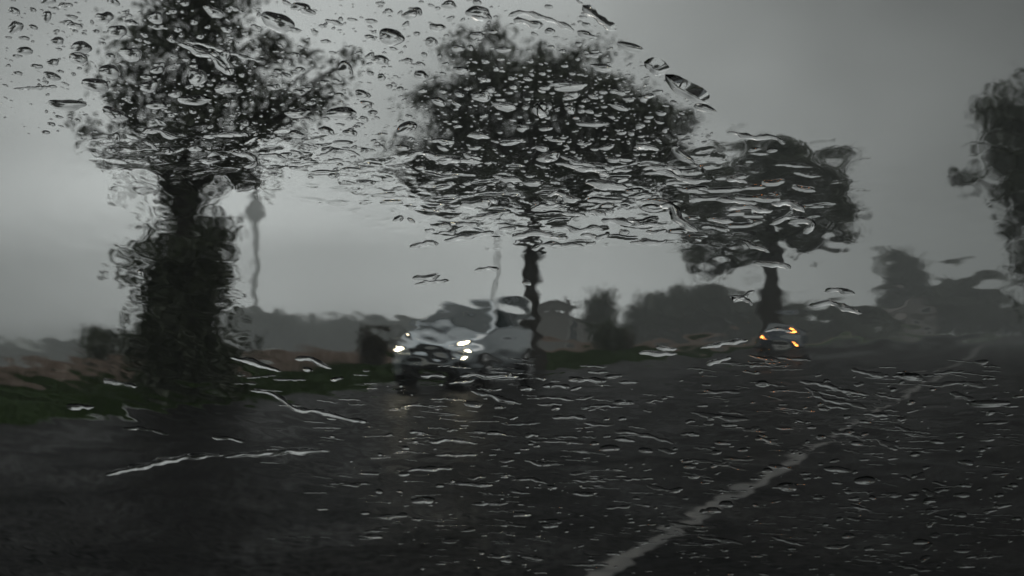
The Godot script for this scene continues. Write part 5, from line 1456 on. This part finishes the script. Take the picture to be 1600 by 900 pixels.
	streak("short water streak over the heart of the broad tree's crown", 2.32, [Vector2(27.2, 111.4), Vector2(26.1, 105.1)])
	streak("thick water streak over the heart of the broad tree's crown", 2.83, [Vector2(-6.3, 94.8), Vector2(-1.3, 95.0), Vector2(3.0, 93.5)])
	streak("topmost long thick water streak over the low middle boughs of the broad tree", 3.36, [Vector2(28.4, 82.1), Vector2(32.1, 80.9), Vector2(35.6, 77.9), Vector2(41.7, 76.3), Vector2(48.0, 76.1), Vector2(49.8, 77.5)])
	streak("second-highest long thick water streak over the low middle boughs of the broad tree", 2.96, [Vector2(26.3, 78.2), Vector2(31.8, 77.3), Vector2(37.9, 74.9), Vector2(44.1, 74.0), Vector2(46.9, 70.3)])
	streak("water streak over the low middle boughs of the broad tree", 2.11, [Vector2(48.5, 72.5), Vector2(50.3, 73.9), Vector2(56.6, 73.4)])
	streak("lowest long thick water streak over the low inner boughs of the broad tree", 2.97, [Vector2(-21.1, 80.9), Vector2(-12.1, 81.0), Vector2(-2.0, 80.4)])
	streak("topmost thick water streak over the low inner boughs of the broad tree", 2.94, [Vector2(-9.6, 85.7), Vector2(-7.9, 83.8), Vector2(-1.9, 81.5)])
	streak("lowest long thick water streak over the low middle boughs of the broad tree", 4.33, [Vector2(37.3, 66.8), Vector2(43.6, 65.5), Vector2(48.6, 65.0), Vector2(54.9, 63.7)])
	streak("topmost long thick water streak over the fork of the broad tree", 4.01, [Vector2(21.3, 59.9), Vector2(26.6, 61.3), Vector2(30.2, 58.2), Vector2(35.3, 57.3)])
	streak("lowest thick water streak over the low inner boughs of the broad tree", 3.04, [Vector2(0.7, 71.8), Vector2(8.2, 69.7), Vector2(12.7, 68.5)])
	streak("lowest long thick water streak over the fork of the broad tree", 3.16, [Vector2(14.1, 52.6), Vector2(20.9, 55.6), Vector2(27.3, 53.9), Vector2(28.7, 55.5)])
	streak("lowest thick water streak over the ragged underside of the broad tree", 5.48, [Vector2(-14.9, 53.6), Vector2(-8.0, 55.4), Vector2(-1.3, 56.1)])
	streak("topmost thick water streak over the ragged underside of the broad tree", 4.07, [Vector2(-5.8, 58.1), Vector2(1.5, 57.2)])
	streak("lowest thick water streak over the tip of the broad tree's crown at the wiper's arc", 3.22, [Vector2(57.8, 86.3), Vector2(62.0, 87.2), Vector2(67.6, 85.3)])
	streak("topmost long thick water streak over the low outer boughs of the broad tree", 3.34, [Vector2(60.3, 74.7), Vector2(66.5, 75.3), Vector2(71.5, 75.2), Vector2(75.4, 71.4)])
	streak("lowest long thick water streak over the low outer boughs of the broad tree", 2.97, [Vector2(60.7, 71.8), Vector2(68.9, 72.0), Vector2(74.6, 68.9), Vector2(81.2, 66.9), Vector2(87.4, 67.5)])
	streak("water streak over the near side of the thick-trunked tree's crown", 2.55, [Vector2(92.4, 68.4), Vector2(97.3, 67.2), Vector2(101.0, 65.3)])
	streak("long water streak over the near side of the thick-trunked tree's crown", 2.37, [Vector2(92.6, 93.9), Vector2(98.0, 92.4), Vector2(102.8, 90.5), Vector2(111.0, 90.3), Vector2(114.3, 86.4)])
	streak("long thick water streak over the underside of the broad tree's outer boughs", 5.43, [Vector2(59.7, 56.8), Vector2(66.0, 54.7), Vector2(70.5, 52.7), Vector2(73.0, 47.9), Vector2(74.7, 43.9), Vector2(78.5, 39.9), Vector2(81.1, 35.8)])
	streak("topmost long thick water streak over the near side of the thick-trunked tree's crown", 3.08, [Vector2(88.7, 56.5), Vector2(96.3, 54.8), Vector2(105.1, 53.1)])
	streak("lowest long thick water streak over the near side of the thick-trunked tree's crown", 3.58, [Vector2(93.8, 50.7), Vector2(102.6, 50.5), Vector2(109.0, 48.4), Vector2(111.5, 49.1)])
	streak("thick water streak over the crown of the thick-trunked tree", 3.55, [Vector2(110.1, 53.0), Vector2(117.5, 53.3), Vector2(121.4, 50.9), Vector2(123.6, 47.0)])
	streak("thick water streak over the trunk of the thick-trunked tree", 3.65, [Vector2(117.3, 41.2), Vector2(121.8, 43.1), Vector2(126.4, 41.0), Vector2(127.2, 37.1), Vector2(123.5, 34.3)])
	streak("topmost water streak over the trunk of the thick-trunked tree", 2.72, [Vector2(110.0, 40.5), Vector2(115.5, 43.2), Vector2(121.6, 45.8)])
	streak("second-highest water streak over the trunk of the thick-trunked tree", 2.74, [Vector2(85.0, 45.3), Vector2(91.4, 43.2), Vector2(96.0, 42.4)])
	streak("third-highest water streak over the trunk of the thick-trunked tree", 2.87, [Vector2(99.3, 30.2), Vector2(105.9, 26.0), Vector2(111.2, 22.6)])
	streak("long thick water streak over the trunk of the thick-trunked tree", 3.45, [Vector2(104.3, 16.3), Vector2(110.2, 14.9), Vector2(116.8, 14.0), Vector2(120.3, 11.4)])
	streak("topmost thick water streak over the empty sky beside the lamp post", 3.47, [Vector2(-41.0, 28.0), Vector2(-33.6, 30.5), Vector2(-27.5, 30.4)])
	streak("long thick water streak over the sky between the lamp post and the broad tree's trunk", 3.39, [Vector2(-25.5, 32.5), Vector2(-17.8, 34.0), Vector2(-9.4, 35.6), Vector2(-3.1, 38.4)])
	streak("short thick water streak over the empty sky beside the lamp post", 3.82, [Vector2(-26.4, 42.1), Vector2(-20.0, 41.6)])
	streak("topmost water streak over the sky between the lamp post and the broad tree's trunk", 2.84, [Vector2(-18.7, 42.8), Vector2(-8.4, 42.6)])
	streak("lowest short water streak over the empty sky beside the lamp post", 2.41, [Vector2(-32.4, 38.9), Vector2(-27.9, 39.6)])
	streak("second-highest water streak over the sky between the lamp post and the broad tree's trunk", 2.85, [Vector2(-0.8, 39.2), Vector2(6.8, 39.9)])
	streak("third-highest water streak over the sky between the lamp post and the broad tree's trunk", 2.41, [Vector2(-27.0, 36.7), Vector2(-18.5, 38.7)])
	streak("lowest thick water streak over the empty sky beside the lamp post", 4.78, [Vector2(-43.5, 5.9), Vector2(-37.1, 6.7), Vector2(-30.3, 8.0)])
	streak("long thin water streak over the empty sky beside the lamp post", 2.14, [Vector2(-43.4, 1.7), Vector2(-33.8, 3.9), Vector2(-27.0, 4.8)])
	streak("lowest water streak over the sky between the lamp post and the broad tree's trunk", 2.58, [Vector2(-15.0, 11.5), Vector2(-8.3, 12.7), Vector2(-3.8, 12.7)])
	streak("short water streak over low sky between the ivy-clad and the broad tree", 2.84, [Vector2(-44.8, 44.9), Vector2(-40.1, 48.1)])
	streak("topmost short water streak over the empty sky beside the lamp post", 2.39, [Vector2(-38.7, 46.4), Vector2(-35.2, 44.7)])
	streak("long thick water streak over the ragged underside of the broad tree", 3.26, [Vector2(-14.0, 45.6), Vector2(-2.3, 48.2), Vector2(5.9, 50.4)])
	streak("topmost thick water streak over the fork of the broad tree", 4.09, [Vector2(13.9, 51.1), Vector2(20.6, 52.9), Vector2(27.3, 54.7)])
	streak("long thick water streak over the trunk of the broad tree", 3.82, [Vector2(4.0, 34.1), Vector2(15.0, 36.4), Vector2(25.5, 33.0)])
	streak("thick water streak over the trunk of the broad tree", 3.41, [Vector2(11.3, 26.4), Vector2(19.7, 28.4), Vector2(25.1, 28.8)])
	streak("topmost long water streak over the trunk of the broad tree", 2.83, [Vector2(20.7, 39.6), Vector2(27.4, 39.9), Vector2(32.5, 37.8), Vector2(39.3, 39.7), Vector2(43.2, 38.5)])
	streak("lowest water streak over the trunk of the broad tree", 2.40, [Vector2(20.1, 33.5), Vector2(28.2, 33.3)])
	streak("topmost water streak over the trunk of the broad tree", 2.38, [Vector2(33.1, 34.9), Vector2(40.3, 34.4)])
	streak("lowest long water streak over the trunk of the broad tree", 2.91, [Vector2(19.6, 28.0), Vector2(27.8, 28.7), Vector2(34.4, 27.4)])
	streak("lowest short water streak over the trunk of the broad tree", 2.40, [Vector2(35.0, 28.2), Vector2(39.2, 30.7)])
	streak("topmost short water streak over the trunk of the broad tree", 2.86, [Vector2(38.8, 32.3), Vector2(42.1, 33.5), Vector2(45.7, 36.4)])
	streak("water streak over the fork of the broad tree", 2.75, [Vector2(26.0, 48.8), Vector2(32.0, 48.3), Vector2(36.4, 46.6)])
	streak("lowest thick water streak over the fork of the broad tree", 3.19, [Vector2(37.3, 49.0), Vector2(41.2, 49.3), Vector2(45.0, 46.9)])
	streak("short water streak over the underside of the broad tree's outer boughs", 2.71, [Vector2(44.1, 48.9), Vector2(47.3, 50.8)])
	streak("thick water streak over the sky between the broad and the thick-trunked tree", 3.23, [Vector2(42.2, 44.1), Vector2(48.7, 43.6), Vector2(55.2, 41.5)])
	streak("topmost water streak over the sky between the broad and the thick-trunked tree", 2.78, [Vector2(52.7, 45.1), Vector2(59.8, 41.0)])
	streak("short thick water streak over the sky between the broad and the thick-trunked tree", 3.29, [Vector2(49.2, 37.1), Vector2(53.9, 36.6)])
	streak("long water streak over the sky between the broad and the thick-trunked tree", 2.87, [Vector2(53.3, 29.2), Vector2(60.0, 29.9), Vector2(66.6, 29.9), Vector2(69.2, 31.5)])
	streak("lowest water streak over the sky between the broad and the thick-trunked tree", 2.81, [Vector2(60.2, 36.5), Vector2(65.4, 36.5), Vector2(69.4, 37.2)])
	streak("second-highest water streak over the sky between the broad and the thick-trunked tree", 2.31, [Vector2(57.8, 41.4), Vector2(69.5, 41.2)])
	streak("long water streak over the verge by the ivy-clad tree", 4.33, [Vector2(-210.0, -78.2), Vector2(-219.5, -76.0), Vector2(-202.6, -81.7)], 0.110, 0.1)
	streak("thick water streak over the verge by the ivy-clad tree", 6.18, [Vector2(-249.4, -103.0), Vector2(-241.2, -100.3), Vector2(-233.4, -101.5)], 0.072, 0.1)
	streak("topmost long water streak over the dark road below the verge", 3.98, [Vector2(-226.2, -122.3), Vector2(-215.2, -122.1), Vector2(-200.9, -127.6)], 0.082, 0.1)
	streak("lowest long water streak over the dark road below the verge", 3.96, [Vector2(-178.2, -129.7), Vector2(-169.6, -130.9), Vector2(-159.9, -134.6)], 0.070, 0.1)
	streak("lowest long thick water streak over the verge ahead of the silver car", 4.63, [Vector2(-145.4, -55.0), Vector2(-133.9, -60.5), Vector2(-122.6, -67.1)], 0.084, 0.1)
	streak("topmost long thick water streak over the verge ahead of the silver car", 5.17, [Vector2(-113.3, -55.9), Vector2(-104.0, -57.5), Vector2(-96.1, -64.6)], 0.084, 0.1)
	streak("lowest long water streak over the road under the silver car", 4.02, [Vector2(-30.4, -83.1), Vector2(-19.8, -87.6), Vector2(-7.8, -94.4)], 0.104, 0.1)
	streak("thick water streak over the road under the silver car", 4.79, [Vector2(-35.4, -94.8), Vector2(-25.8, -95.8)], 0.056, 0.1)
	streak("topmost short water streak over the dark lane's far corner", 3.78, [Vector2(193.1, -164.3), Vector2(193.7, -159.0), Vector2(196.0, -157.0)], 0.070, 0.1)
	streak("third-highest short water streak over the dark lane's far corner", 3.93, [Vector2(197.3, -172.2), Vector2(199.7, -176.2), Vector2(203.5, -180.1)], 0.093, 0.1)
	streak("lowest short water streak over the dark lane's far corner", 4.01, [Vector2(200.2, -190.0), Vector2(200.9, -185.1), Vector2(203.1, -182.2)], 0.092, 0.1)
	streak("topmost short water streak over the blackest corner of the dark lane", 4.11, [Vector2(202.3, -201.3), Vector2(203.4, -196.9), Vector2(205.3, -194.0)], 0.066, 0.1)
	streak("second-highest short water streak over the blackest corner of the dark lane", 4.24, [Vector2(204.8, -215.8), Vector2(206.2, -211.3), Vector2(208.7, -209.7)], 0.106, 0.1)
	streak("third-highest short water streak over the blackest corner of the dark lane", 4.36, [Vector2(209.0, -227.6), Vector2(210.0, -224.5), Vector2(211.8, -222.9)], 0.064, 0.1)
	streak("fourth-highest short water streak over the blackest corner of the dark lane", 4.49, [Vector2(206.2, -243.3), Vector2(207.7, -238.5), Vector2(209.1, -233.8)], 0.077, 0.1)
	streak("lowest short water streak over the blackest corner of the dark lane", 4.62, [Vector2(205.9, -257.7), Vector2(208.1, -252.7), Vector2(210.4, -249.4)], 0.093, 0.1)
	streak("thin water streak over the lane line's upper half", 2.66, [Vector2(118.6, -114.7), Vector2(121.7, -115.1), Vector2(124.9, -115.5), Vector2(128.0, -116.0)], 0.092, 0.1)
	streak("lowest long thin water streak over the lane line's lower end", 4.29, [Vector2(4.2, -272.7), Vector2(11.9, -272.4), Vector2(19.7, -271.3), Vector2(27.4, -270.0)], 0.108, 0.1)
	streak("lowest short thin water streak over the lane line's middle", 2.88, [Vector2(91.0, -177.6), Vector2(94.0, -179.1), Vector2(97.1, -179.0)], 0.099, 0.1)
	streak("topmost thin water streak over the road below the small dark car", 2.50, [Vector2(101.5, -65.1), Vector2(104.5, -65.7), Vector2(107.5, -66.4), Vector2(110.4, -67.0)], 0.079, 0.1)
	streak("long thin water streak over the middle of the wet road", 2.28, [Vector2(-17.9, -114.5), Vector2(-11.2, -113.8), Vector2(-4.5, -112.9), Vector2(2.1, -112.2)], 0.057, 0.1)
	streak("thin water streak over the dim outer edge of the far lane", 2.64, [Vector2(216.3, -109.0), Vector2(220.3, -108.5), Vector2(224.3, -107.6), Vector2(228.3, -106.7)], 0.080, 0.1)
	streak("short thin water streak over the wet road one car length before the silver car", 2.67, [Vector2(-48.3, -121.1), Vector2(-45.1, -120.3), Vector2(-42.2, -120.8)], 0.061, 0.1)
	streak("lowest water streak over the wet road well short of the lane line", 3.97, [Vector2(60.0, -136.8), Vector2(63.2, -137.5), Vector2(66.5, -138.5), Vector2(69.8, -138.4)], 0.090, 0.1)
	streak("thin water streak over the darkest corner of the road by the verge", 3.41, [Vector2(-116.7, -236.8), Vector2(-110.7, -234.4), Vector2(-104.7, -231.1), Vector2(-99.0, -229.8)], 0.053, 0.1)
	streak("lowest thin water streak over the road under the silver car", 2.59, [Vector2(-68.0, -99.1), Vector2(-64.4, -97.5), Vector2(-60.9, -96.3), Vector2(-57.3, -94.2)], 0.054, 0.1)
	streak("short water streak over the open road below the house", 3.53, [Vector2(80.2, -95.6), Vector2(83.0, -95.1), Vector2(85.8, -94.5)], 0.087, 0.1)
	streak("short thin water streak over the dark lane beyond the lane line", 2.11, [Vector2(169.0, -97.3), Vector2(172.6, -97.7), Vector2(176.3, -98.6)], 0.050, 0.1)
	streak("topmost short thin water streak over the open road below the house", 2.67, [Vector2(82.8, -75.7), Vector2(84.9, -76.5), Vector2(87.0, -76.1)], 0.064, 0.1)
	streak("lowest short thin water streak over the open road below the house", 3.04, [Vector2(45.5, -94.3), Vector2(47.7, -93.9), Vector2(50.0, -92.5)], 0.072, 0.1)
	streak("thin water streak over the road beside the lane line's middle", 2.28, [Vector2(90.7, -100.4), Vector2(95.0, -101.1), Vector2(99.4, -101.2), Vector2(103.7, -102.9)], 0.066, 0.1)
	streak("short thin water streak over the bottom of the dark lane", 3.69, [Vector2(144.0, -268.9), Vector2(146.6, -269.4), Vector2(149.1, -268.4)], 0.086, 0.1)
	streak("thin water streak over the middle of the wet road", 2.48, [Vector2(6.4, -126.6), Vector2(11.2, -125.5), Vector2(15.8, -125.2), Vector2(20.4, -125.4)], 0.091, 0.1)
	streak("thin water streak over the dark lane beyond the lane line", 2.95, [Vector2(159.7, -101.4), Vector2(163.9, -101.5), Vector2(168.1, -102.0), Vector2(172.4, -102.7)], 0.110, 0.1)
	streak("short water streak over the dark lane beyond the lane line", 3.47, [Vector2(176.1, -105.0), Vector2(178.2, -105.1), Vector2(180.3, -105.6)], 0.069, 0.1)
	streak("thin water streak over the lane line's lower end", 3.02, [Vector2(29.1, -200.4), Vector2(34.1, -200.0), Vector2(39.1, -198.9), Vector2(44.1, -197.1)], 0.109, 0.1)
	streak("topmost short thin water streak over the road beside the lane line's middle", 3.02, [Vector2(74.2, -110.1), Vector2(77.0, -109.6), Vector2(79.8, -109.4)], 0.086, 0.1)
	streak("topmost thin water streak over the road under the silver car", 2.76, [Vector2(-40.2, -76.8), Vector2(-35.5, -75.0), Vector2(-31.0, -75.1), Vector2(-26.4, -73.4)], 0.081, 0.1)
	streak("lowest long thin water streak over the blackest corner of the dark lane", 3.01, [Vector2(192.0, -263.1), Vector2(199.1, -263.5), Vector2(206.7, -267.1), Vector2(214.0, -268.7)], 0.092, 0.1)
	streak("topmost short thin water streak over the lane line's middle", 2.44, [Vector2(83.2, -168.4), Vector2(86.2, -167.7), Vector2(89.2, -168.8)], 0.103, 0.1)
	streak("topmost short thin water streak over the wet road well short of the lane line", 1.96, [Vector2(54.1, -98.7), Vector2(56.3, -100.5), Vector2(58.4, -100.6)], 0.075, 0.1)
	streak("lowest long thin water streak over the road below the small dark car", 2.91, [Vector2(83.1, -81.2), Vector2(89.2, -82.5), Vector2(95.2, -82.5), Vector2(101.3, -83.2)], 0.093, 0.1)
	streak("lowest short thin water streak over the wet road well short of the lane line", 2.50, [Vector2(32.4, -124.8), Vector2(34.7, -124.5), Vector2(37.0, -124.1)], 0.097, 0.1)
	streak("topmost long thin water streak over the blackest corner of the dark lane", 3.14, [Vector2(230.0, -250.3), Vector2(236.8, -249.5), Vector2(243.5, -248.3), Vector2(250.0, -245.9)], 0.064, 0.1)
	streak("short thin water streak over the dim outer edge of the far lane", 3.17, [Vector2(217.7, -124.7), Vector2(221.2, -123.8), Vector2(224.7, -123.2)], 0.109, 0.1)
	streak("lowest thin water streak over the open road below the house", 2.63, [Vector2(55.2, -92.0), Vector2(58.4, -91.1), Vector2(61.5, -90.3), Vector2(64.5, -91.4)], 0.057, 0.1)
	streak("topmost short thin water streak over the blackest corner of the dark lane", 3.80, [Vector2(205.9, -201.5), Vector2(210.1, -202.8), Vector2(214.4, -205.1)], 0.084, 0.1)
	streak("short water streak over the wet road one car length before the silver car", 3.53, [Vector2(-67.9, -121.6), Vector2(-64.0, -122.5), Vector2(-60.0, -123.3)], 0.097, 0.1)
	streak("short water streak over the middle of the wet road", 3.51, [Vector2(-7.9, -125.3), Vector2(-4.8, -124.2), Vector2(-1.8, -123.4)], 0.101, 0.1)
	streak("lowest short thin water streak over the blackest corner of the dark lane", 3.32, [Vector2(160.3, -206.0), Vector2(164.5, -207.0), Vector2(168.7, -208.6)], 0.081, 0.1)
	streak("second-highest short water streak over the dark lane's far corner", 4.24, [Vector2(202.9, -176.5), Vector2(206.4, -174.3), Vector2(210.2, -173.8)], 0.079, 0.1)
	streak("short thin water streak over the far end of the lane line", 2.72, [Vector2(153.0, -75.6), Vector2(155.6, -75.7), Vector2(158.1, -74.4)], 0.066, 0.1)
	streak("short water streak over the road beside the lane line's middle", 3.41, [Vector2(107.0, -114.5), Vector2(109.2, -114.8), Vector2(111.4, -115.2)], 0.069, 0.1)
	streak("lowest short thin water streak over the road beside the lane line's middle", 2.83, [Vector2(83.2, -111.4), Vector2(86.0, -111.3), Vector2(88.8, -111.5)], 0.063, 0.1)
	streak("lowest thin water streak over the road below the small dark car", 2.38, [Vector2(114.6, -81.9), Vector2(117.6, -81.8), Vector2(120.5, -81.2), Vector2(123.5, -80.0)], 0.074, 0.1)
	streak("short water streak over the road below the small dark car", 3.11, [Vector2(105.0, -61.8), Vector2(107.6, -59.9), Vector2(110.2, -60.5)], 0.094, 0.1)
	streak("water streak over the bottom of the dark lane", 4.49, [Vector2(150.7, -241.8), Vector2(155.6, -241.3), Vector2(160.5, -240.4), Vector2(165.1, -237.3)], 0.104, 0.1)
	streak("short thin water streak over the near road left clear of paint", 3.30, [Vector2(24.3, -176.5), Vector2(27.4, -176.0), Vector2(30.6, -175.0)], 0.057, 0.1)
	streak("thin water streak over the far end of the lane line", 1.98, [Vector2(163.3, -83.4), Vector2(167.5, -84.9), Vector2(171.8, -86.9), Vector2(176.0, -87.5)], 0.076, 0.1)
	streak("short thin water streak over the dark lane's far corner", 2.74, [Vector2(200.3, -165.8), Vector2(204.4, -167.8), Vector2(208.4, -169.2)], 0.097, 0.1)
	streak("lowest long water streak over the near middle of the road", 4.45, [Vector2(-46.4, -199.8), Vector2(-38.9, -199.0), Vector2(-31.5, -197.7), Vector2(-24.2, -197.0)], 0.107, 0.1)
	streak("short water streak over the bottom of the dark lane", 4.67, [Vector2(110.1, -255.3), Vector2(113.3, -254.6), Vector2(116.6, -253.1)], 0.093, 0.1)
	streak("topmost long thin water streak over the lane line's lower end", 3.46, [Vector2(64.4, -215.8), Vector2(71.5, -217.8), Vector2(78.6, -219.5), Vector2(85.7, -221.1)], 0.060, 0.1)
	streak("topmost water streak over the near road left clear of paint", 3.72, [Vector2(40.3, -168.4), Vector2(43.8, -168.3), Vector2(47.2, -167.3), Vector2(50.6, -168.2)], 0.080, 0.1)
	streak("second-highest water streak over the bottom of the dark road", 4.65, [Vector2(-32.3, -219.3), Vector2(-27.4, -222.5), Vector2(-22.4, -223.4), Vector2(-17.2, -223.7)], 0.064, 0.1)
	streak("second-highest long thin water streak over the road below the small dark car", 1.80, [Vector2(104.9, -74.3), Vector2(110.8, -74.2), Vector2(116.8, -76.5), Vector2(122.8, -77.6)], 0.070, 0.1)
	streak("short water streak over the road edge beyond the lane line", 3.01, [Vector2(204.4, -56.8), Vector2(207.8, -56.8), Vector2(211.1, -56.9)], 0.076, 0.1)
	streak("lowest short thin water streak over the darkest corner of the road by the verge", 3.34, [Vector2(-83.8, -217.2), Vector2(-81.4, -218.6), Vector2(-78.5, -217.2)], 0.108, 0.1)
